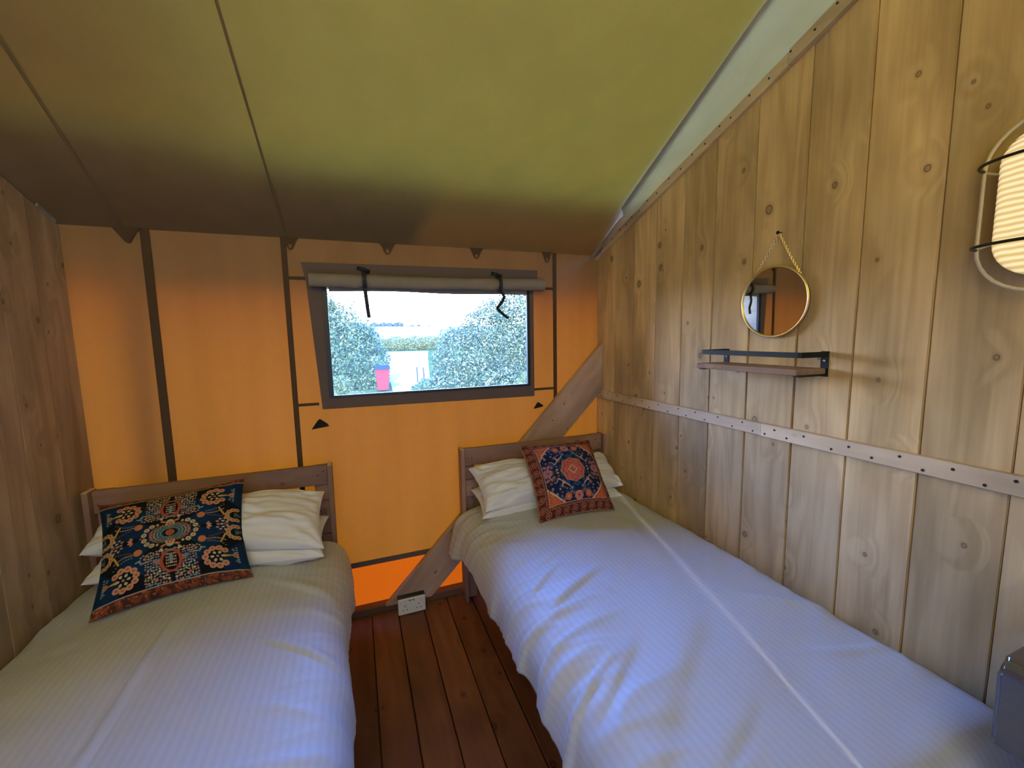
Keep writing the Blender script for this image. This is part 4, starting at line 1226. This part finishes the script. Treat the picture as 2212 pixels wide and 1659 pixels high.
for y_ in (Y0, Y1):
    s_ = 1 if y_ == Y0 else -1
    ya, yb_ = sorted((y_ - s_ * 0.003, y_ + s_ * 0.022))
    p_ = obj('bracket', box1(XR - 0.005, XR - 0.001, ya, yb_, 1.350, 1.434, 0.001), M_black, sh)
    obj('under_bar', box1(1.312, XR - 0.002, min(y_, y_ + s_ * 0.018), max(y_, y_ + s_ * 0.018), 1.354, 1.3585), M_black, sh)
    bm = BM(); disc(bm, (XR - 0.005, y_ + s_ * 0.010, 1.402), (-1, 0, 0), 0.0042, 0.002, 12)
    obj('screw', bm, M_screw_bright, p_, True)

# ------------------------------------------------------------------ caged wall lamp
lp = thing('caged_wall_lamp', 'lit bulkhead lamp with ribbed glass and wire cage on the plank wall', 'lamp', (XR, 0.462, 1.776))
LC = Vector((XR, 0.462, 1.776))
def stadium(r, hl, n=14):
    pts = [(r * math.cos(t), hl + r * math.sin(t)) for t in np.linspace(0, math.pi, n)] + [(r * math.cos(t), -hl + r * math.sin(t)) for t in np.linspace(math.pi, 2 * math.pi, n)]
    return pts
bm = BM(); prism(bm, [(LC.y + a, LC.z + b) for a, b in stadium(0.072, 0.088)], XR - 0.028, XR - 0.001, 'x')
bmesh.ops.bevel(bm, geom=[ed for ed in bm.edges if all(abs(v.co.x - (XR - 0.028)) < 1e-4 for v in ed.verts)], offset=0.006, segments=2, affect='EDGES')
obj('lamp_base', bm, M_cream, lp, True)
# domed glass, rings shrinking outward
R0, HL = 0.074, 0.088
layers = []
for k in range(12):
    t = k / 11 * math.pi / 2
    layers.append([(XR - 0.026 - 0.075 * math.sin(t) - 0.0, LC.y + a, LC.z + b) for a, b in stadium(max(R0 * math.cos(t) ** 0.55, 0.002), HL * (0.55 + 0.45 * math.cos(t) ** 0.5), 18)])
A = np.array(layers)
A = np.concatenate([A, A[:, :1]], 1)
mesh_obj('glass_shade', grid_mesh('glass_shade', A), M_lampglass, lp, True)
bm = BM(); tube(bm, [(XR - 0.030, LC.y + a, LC.z + b) for a, b in stadium(0.106, 0.088, 16)], 0.0042, 8, True)
obj('cage_ring', bm, M_cream, lp, True)  # lamp light put into the ring's colour; the wire itself is dark
for dz in (0.090, -0.090):
    bm = BM(); tube(bm, [(XR - 0.030 - 0.092 * math.sin(t) ** 0.8, LC.y + 0.106 * math.cos(t), LC.z + dz) for t in np.linspace(0, math.pi, 26)], 0.0036, 8)
    obj('cage_hoop', bm, M_gun, lp, True)
    bm = BM(); tube(bm, [(XR - 0.030, LC.y + 0.106, LC.z + dz * 0.98), (XR - 0.02, LC.y + 0.09, LC.z + dz * 0.90), (XR - 0.012, LC.y + 0.068, LC.z + dz * 0.87)], 0.0030, 6)
    obj('cage_stay', bm, M_cream, lp, True)  # cream is the lamp's light painted on dark wire

# ------------------------------------------------------------------ grey appliance at the foot of the right bed
ht = thing('heater', 'grey metal heater casing on black legs at the foot of the right bed', 'heater', (1.27, 0.17, 0.0))
pr = [(1.152, 0.672)] + [(1.152 + 0.028 - 0.028 * math.cos(t), 0.822 + 0.028 * math.sin(t)) for t in np.linspace(0, math.pi / 2, 9)] + [(1.372 + 0.028 * math.sin(t), 0.822 + 0.028 * math.cos(t)) for t in np.linspace(0, math.pi / 2, 9)] + [(1.40, 0.672)]
bm = BM(); prism(bm, pr, -0.02, 0.366, 'y')
bmesh.ops.bevel(bm, geom=[ed for ed in bm.edges if all(v.co.y > 0.36 for v in ed.verts) or all(v.co.y < -0.01 for v in ed.verts)], offset=0.007, segments=3, affect='EDGES')
hc = obj('casing', bm, M_grey, ht, True)
hc.data.set_sharp_from_angle(angle=math.radians(40))
for k in range(3):
    bm = BM(); tube(bm, [(1.1515, 0.245 - 0.012 * k, 0.775), (1.1515, 0.245 - 0.012 * k, 0.790)], 0.0014, 6)
    obj('dial_mark', bm, M_slot, ht)
bm = BM(); tube(bm, [(1.1515, 0.20 - 0.03 * math.sin(t), 0.735 + 0.03 * math.cos(t)) for t in np.linspace(0.2, 1.5, 10)], 0.0012, 6)
obj('dial_arc', bm, M_screw_bright, ht)
obj('lip', box1(1.160, 1.392, -0.01, 0.354, 0.664, 0.674, 0.003), M_gasket, ht)
for xx_, yy_ in ((1.185, 0.295), (1.365, 0.295), (1.185, 0.03), (1.365, 0.03)):
    bm = BM(); tube(bm, [(xx_, yy_, 0.666), (xx_, yy_, 0.03), (xx_, yy_ + 0.0, 0.0)], 0.016, 12)
    obj('leg', bm, M_gasket, ht, True)

# ------------------------------------------------------------------ outside
def zg(x, y):
    y = np.asarray(y, float)
    return np.interp(y, [2.4, 8, 17, 52, 90, 200, 420], [-0.38, -0.42, -0.5, -0.02, 1.2, 7.2, 11.0])
gy = np.concatenate([np.linspace(-25, 2.4, 8), np.linspace(3, 60, 40), np.linspace(64, 420, 40)]); gx_ = np.linspace(-220, 260, 60)
GX, GY = np.meshgrid(gx_, gy, indexing='ij')
GZ = zg(GX, GY) - np.where(GY < 2.4, 0.02, 0) - np.where(GY > 60, (np.abs(GX - 25) / 180) ** 2 * 4, 0)
m_ = mesh_obj('ground', grid_mesh('ground', np.stack([GX, GY, GZ], -1)), M_grass, None, True)
m_.data.materials.append(M_field)
ctr = np.zeros(len(m_.data.polygons) * 3); m_.data.polygons.foreach_get('center', ctr)
m_.data.polygons.foreach_set('material_index', (ctr.reshape(-1, 3)[:, 1] > 55).astype(np.int32))
tag(m_, 'meadow rising to pale fields outside the window', None, None, 'structure')
pts_l = [(1.15, 13.6), (1.20, 15), (1.45, 20), (2.05, 32), (3.3, 51)]; pts_r = [(2.0, 13.6), (2.35, 15), (3.3, 20), (5.2, 32), (8.3, 51)]
bm = BM(); rows = []
for (xa, ya), (xb, yb_) in zip(pts_l, pts_r):
    rows.append([bm.verts.new((xa + (xb - xa) * t, ya, float(zg(0, ya)) + 0.02)) for t in np.linspace(0, 1, 6)])
for a, b in zip(rows, rows[1:]):
    for k in range(5): bm.faces.new((a[k], a[k + 1], b[k + 1], b[k]))
r_e = bmesh.ops.extrude_face_region(bm, geom=list(bm.faces))
for v in [g for g in r_e['geom'] if isinstance(g, bmesh.types.BMVert)]: v.co.z -= 0.06
m_ = obj('gravel_path', bm, M_path); tag(m_, 'bright pale path between the bushes outside', None, None, 'structure')

def leaf_mesh(name, centres, normals, size, rg):
    """folded leaves: two quads each, one island per leaf"""
    n = len(centres)
    nrm = normals + rg.normal(0, 0.55, (n, 3)); nrm /= np.linalg.norm(nrm, axis=1, keepdims=True)
    t = np.cross(nrm, rg.normal(0, 1, (n, 3))); t /= np.linalg.norm(t, axis=1, keepdims=True)
    b = np.cross(nrm, t)
    s = size * rg.uniform(0.6, 1.4, (n, 1))
    V = np.stack([centres - t * s, centres + b * s * 0.42 + nrm * s * 0.15, centres + t * s, centres - b * s * 0.42 + nrm * s * 0.15], 1)
    me = bpy.data.meshes.new(name)
    me.vertices.add(n * 4); me.vertices.foreach_set('co', V.reshape(-1).astype(np.float32))
    fast_faces(me, np.arange(n * 4).reshape(n, 4))
    return me

def crown(blobs, n, rg, lump=0.22):
    """points near the skin of overlapping ellipsoids, thinning inward"""
    vol = np.array([b[3] * b[4] * b[5] for b in blobs]) ** (2 / 3); cnt = (n * vol / vol.sum()).astype(int)
    C, N_ = [], []
    for b, k in zip(blobs, cnt):
        d = rg.normal(0, 1, (k, 3)); d /= np.linalg.norm(d, axis=1, keepdims=True)
        r = 1 - np.abs(rg.normal(0, 0.14, (k, 1)))
        lum = 1 + lump * nz(d * 2.6 + np.array(b[:3]), 1.0, 0.7)[:, None] + lump * 0.6 * nz(d * 6 + np.array(b[:3]), 1.0, 2.7)[:, None]
        C.append(np.array(b[:3]) + d * np.array(b[3:6]) * r * lum); N_.append(d)
    return np.concatenate(C), np.concatenate(N_)

def bush(name, label, blobs, n, size, mat, seed, cat='bush', petals=0, stems=3, group=None):
    rg = np.random.default_rng(seed)
    bx, by = blobs[0][0], blobs[0][1]
    gz = float(zg(bx, by))
    t = thing(name, label, cat, (bx, by, gz), group)
    C, N_ = crown(blobs, n, rg)
    keep = C[:, 2] > gz + 0.01
    o = mesh_obj('foliage', leaf_mesh('foliage', C[keep], N_[keep], size, rg), mat, t); o['kind'] = 'stuff'
    bm = BM()
    for b in blobs[:stems]:
        tube(bm, [(b[0], b[1], gz - 0.05), (b[0] + 0.05, b[1] + 0.04, gz + (b[2] - gz) * 0.6), (b[0], b[1], b[2])], 0.03, 6)
    for b in blobs:
        tube(bm, [(bx, by, gz - 0.02), (b[0], b[1], b[2])], 0.02, 5)
    obj('stems', bm, M_bark, t)
    if petals:
        C, N_ = crown([(b[0], b[1], b[2], b[3] * 1.03, b[4] * 1.03, b[5] * 1.03) for b in blobs], petals, rg)
        ok = (C[:, 2] > gz + 0.05)
        p = mesh_obj('blossom', leaf_mesh('blossom', C[ok], N_[ok], size * 1.0, rg), M_petal, t); p['kind'] = 'stuff'
    return t
bush('bush', 'tall blue-green bush filling the left of the window view',
     [(-0.62, 18.5, 0.47, 1.55, 1.4, 2.60), (0.36, 18.9, -0.05, 1.02, 1.2, 2.15), (-1.9, 19.4, 1.1, 1.6, 1.6, 2.9), (0.62, 18.2, -0.4, 0.70, 0.9, 1.2)], 60000, 0.062, M_leaf_a, 1, petals=900)
bush('shrub', 'low pale yellow-green shrub in front of the left bush outside',
     [(-0.33, 6.3, 0.35, 0.36, 0.35, 0.62), (-0.02, 6.5, 0.15, 0.28, 0.3, 0.55), (-0.65, 6.4, 0.45, 0.3, 0.3, 0.6)], 16000, 0.024, M_leaf_c, 2, petals=250)
bush('bush', 'large grey-green flowering bush at the right of the window view',
     [(2.35, 9.3, 0.75, 0.78, 0.7, 1.05), (3.10, 9.5, 1.25, 0.80, 0.8, 1.20), (3.75, 9.3, 1.45, 0.75, 0.7, 1.30), (1.95, 9.0, 0.25, 0.52, 0.5, 0.75), (2.9, 8.8, 0.3, 0.7, 0.5, 0.8), (4.9, 9.8, 1.3, 0.95, 0.8, 1.35), (6.3, 10.2, 1.1, 1.0, 0.9, 1.3)], 96000, 0.031, M_leaf_b, 3, petals=2600)
bush('grass_clump', 'sunny yellow-green long grass below the flowering bush',
     [(2.30, 6.6, 0.15, 0.55, 0.4, 0.52), (2.85, 6.5, 0.30, 0.45, 0.4, 0.60), (1.80, 6.8, -0.02, 0.40, 0.35, 0.45)], 18000, 0.027, M_leaf_c, 4, cat='grass', petals=500)
bush('shrub', 'small dark weed clump beside the path stakes',
     [(2.55, 16.2, -0.32, 0.32, 0.3, 0.28), (2.15, 16.0, -0.42, 0.25, 0.25, 0.18)], 1500, 0.04, M_leaf_a, 5)
bush('hedge', 'long field hedge beyond the end of the path',
     [(x, 53.5, 0.75, 1.3, 0.9, 0.95 + 0.2 * math.sin(x * 3)) for x in np.arange(1.5, 13.0, 1.1)], 12000, 0.10, M_leaf_c, 6, cat='hedge')
bush('copse', 'hazy blue wood on the skyline, left and larger',
     [(x, 205, 7.0 + 0.5 * math.sin(x), 2.6, 3, 1.8) for x in np.arange(9.0, 22.0, 2.2)], 4000, 0.5, M_leaf_far, 7, cat='trees')
bush('copse', 'smaller hazy tree clump on the skyline to the right',
     [(x, 205, 6.6, 1.6, 2, 1.1 + 0.3 * math.sin(x * 2)) for x in (24.0, 26.5, 29.5, 31.0, 34.5)], 2000, 0.45, M_leaf_far, 8, cat='trees')
# red bin
bx, by = 0.93, 16.6
gz = float(zg(bx, by))
rb = thing('wheelie_bin', 'red wheeled bin with dark lid beside the left bush outside', 'bin', (bx, by, gz))
bm = BM(); box(bm, bx - 0.25, bx + 0.25, by - 0.27, by + 0.27, gz + 0.06, gz + 0.86, 0.02, 2)
for v in bm.verts:
    k = 0.78 + 0.22 * (v.co.z - gz) / 0.86
    v.co.x = bx + (v.co.x - bx) * k; v.co.y = by + (v.co.y - by) * k
obj('body', bm, M_red, rb)
bm = BM(); prism(bm, [(by - 0.31, gz + 0.85), (by + 0.29, gz + 0.87), (by + 0.27, gz + 0.96), (by, gz + 1.0), (by - 0.28, gz + 0.93)], bx - 0.28, bx + 0.28, 'x')
bmesh.ops.bevel(bm, geom=list(bm.edges), offset=0.015, segments=2, affect='EDGES')
obj('lid', bm, M_lid, rb)
for s_ in (-1, 1):
    bm = BM(); tube(bm, [(bx + s_ * 0.17, by + 0.22, gz + 0.09), (bx + s_ * 0.22, by + 0.22, gz + 0.09)], 0.09, 16)
    obj('wheel', bm, M_wheel, rb)
obj('rim', box1(bx - 0.27, bx + 0.27, by - 0.29, by + 0.29, gz + 0.81, gz + 0.85, 0.01), M_red, rb)
for i, (x, y, hh, lab) in enumerate(((2.52, 18.6, 0.72, 'thin wooden stake by the path, left one of the pair'), (2.80, 18.6, 0.70, 'thin wooden stake by the path, right one of the pair'))):
    g = float(zg(x, y))
    bm = BM(); tube(bm, [(x, y, g - 0.1), (x + 0.01, y, g + hh * 0.5), (x - 0.01, y, g + hh)], 0.034, 7)
    tag(obj('stake', bm, M_stake), lab, 'stake', 'stakes by the path')
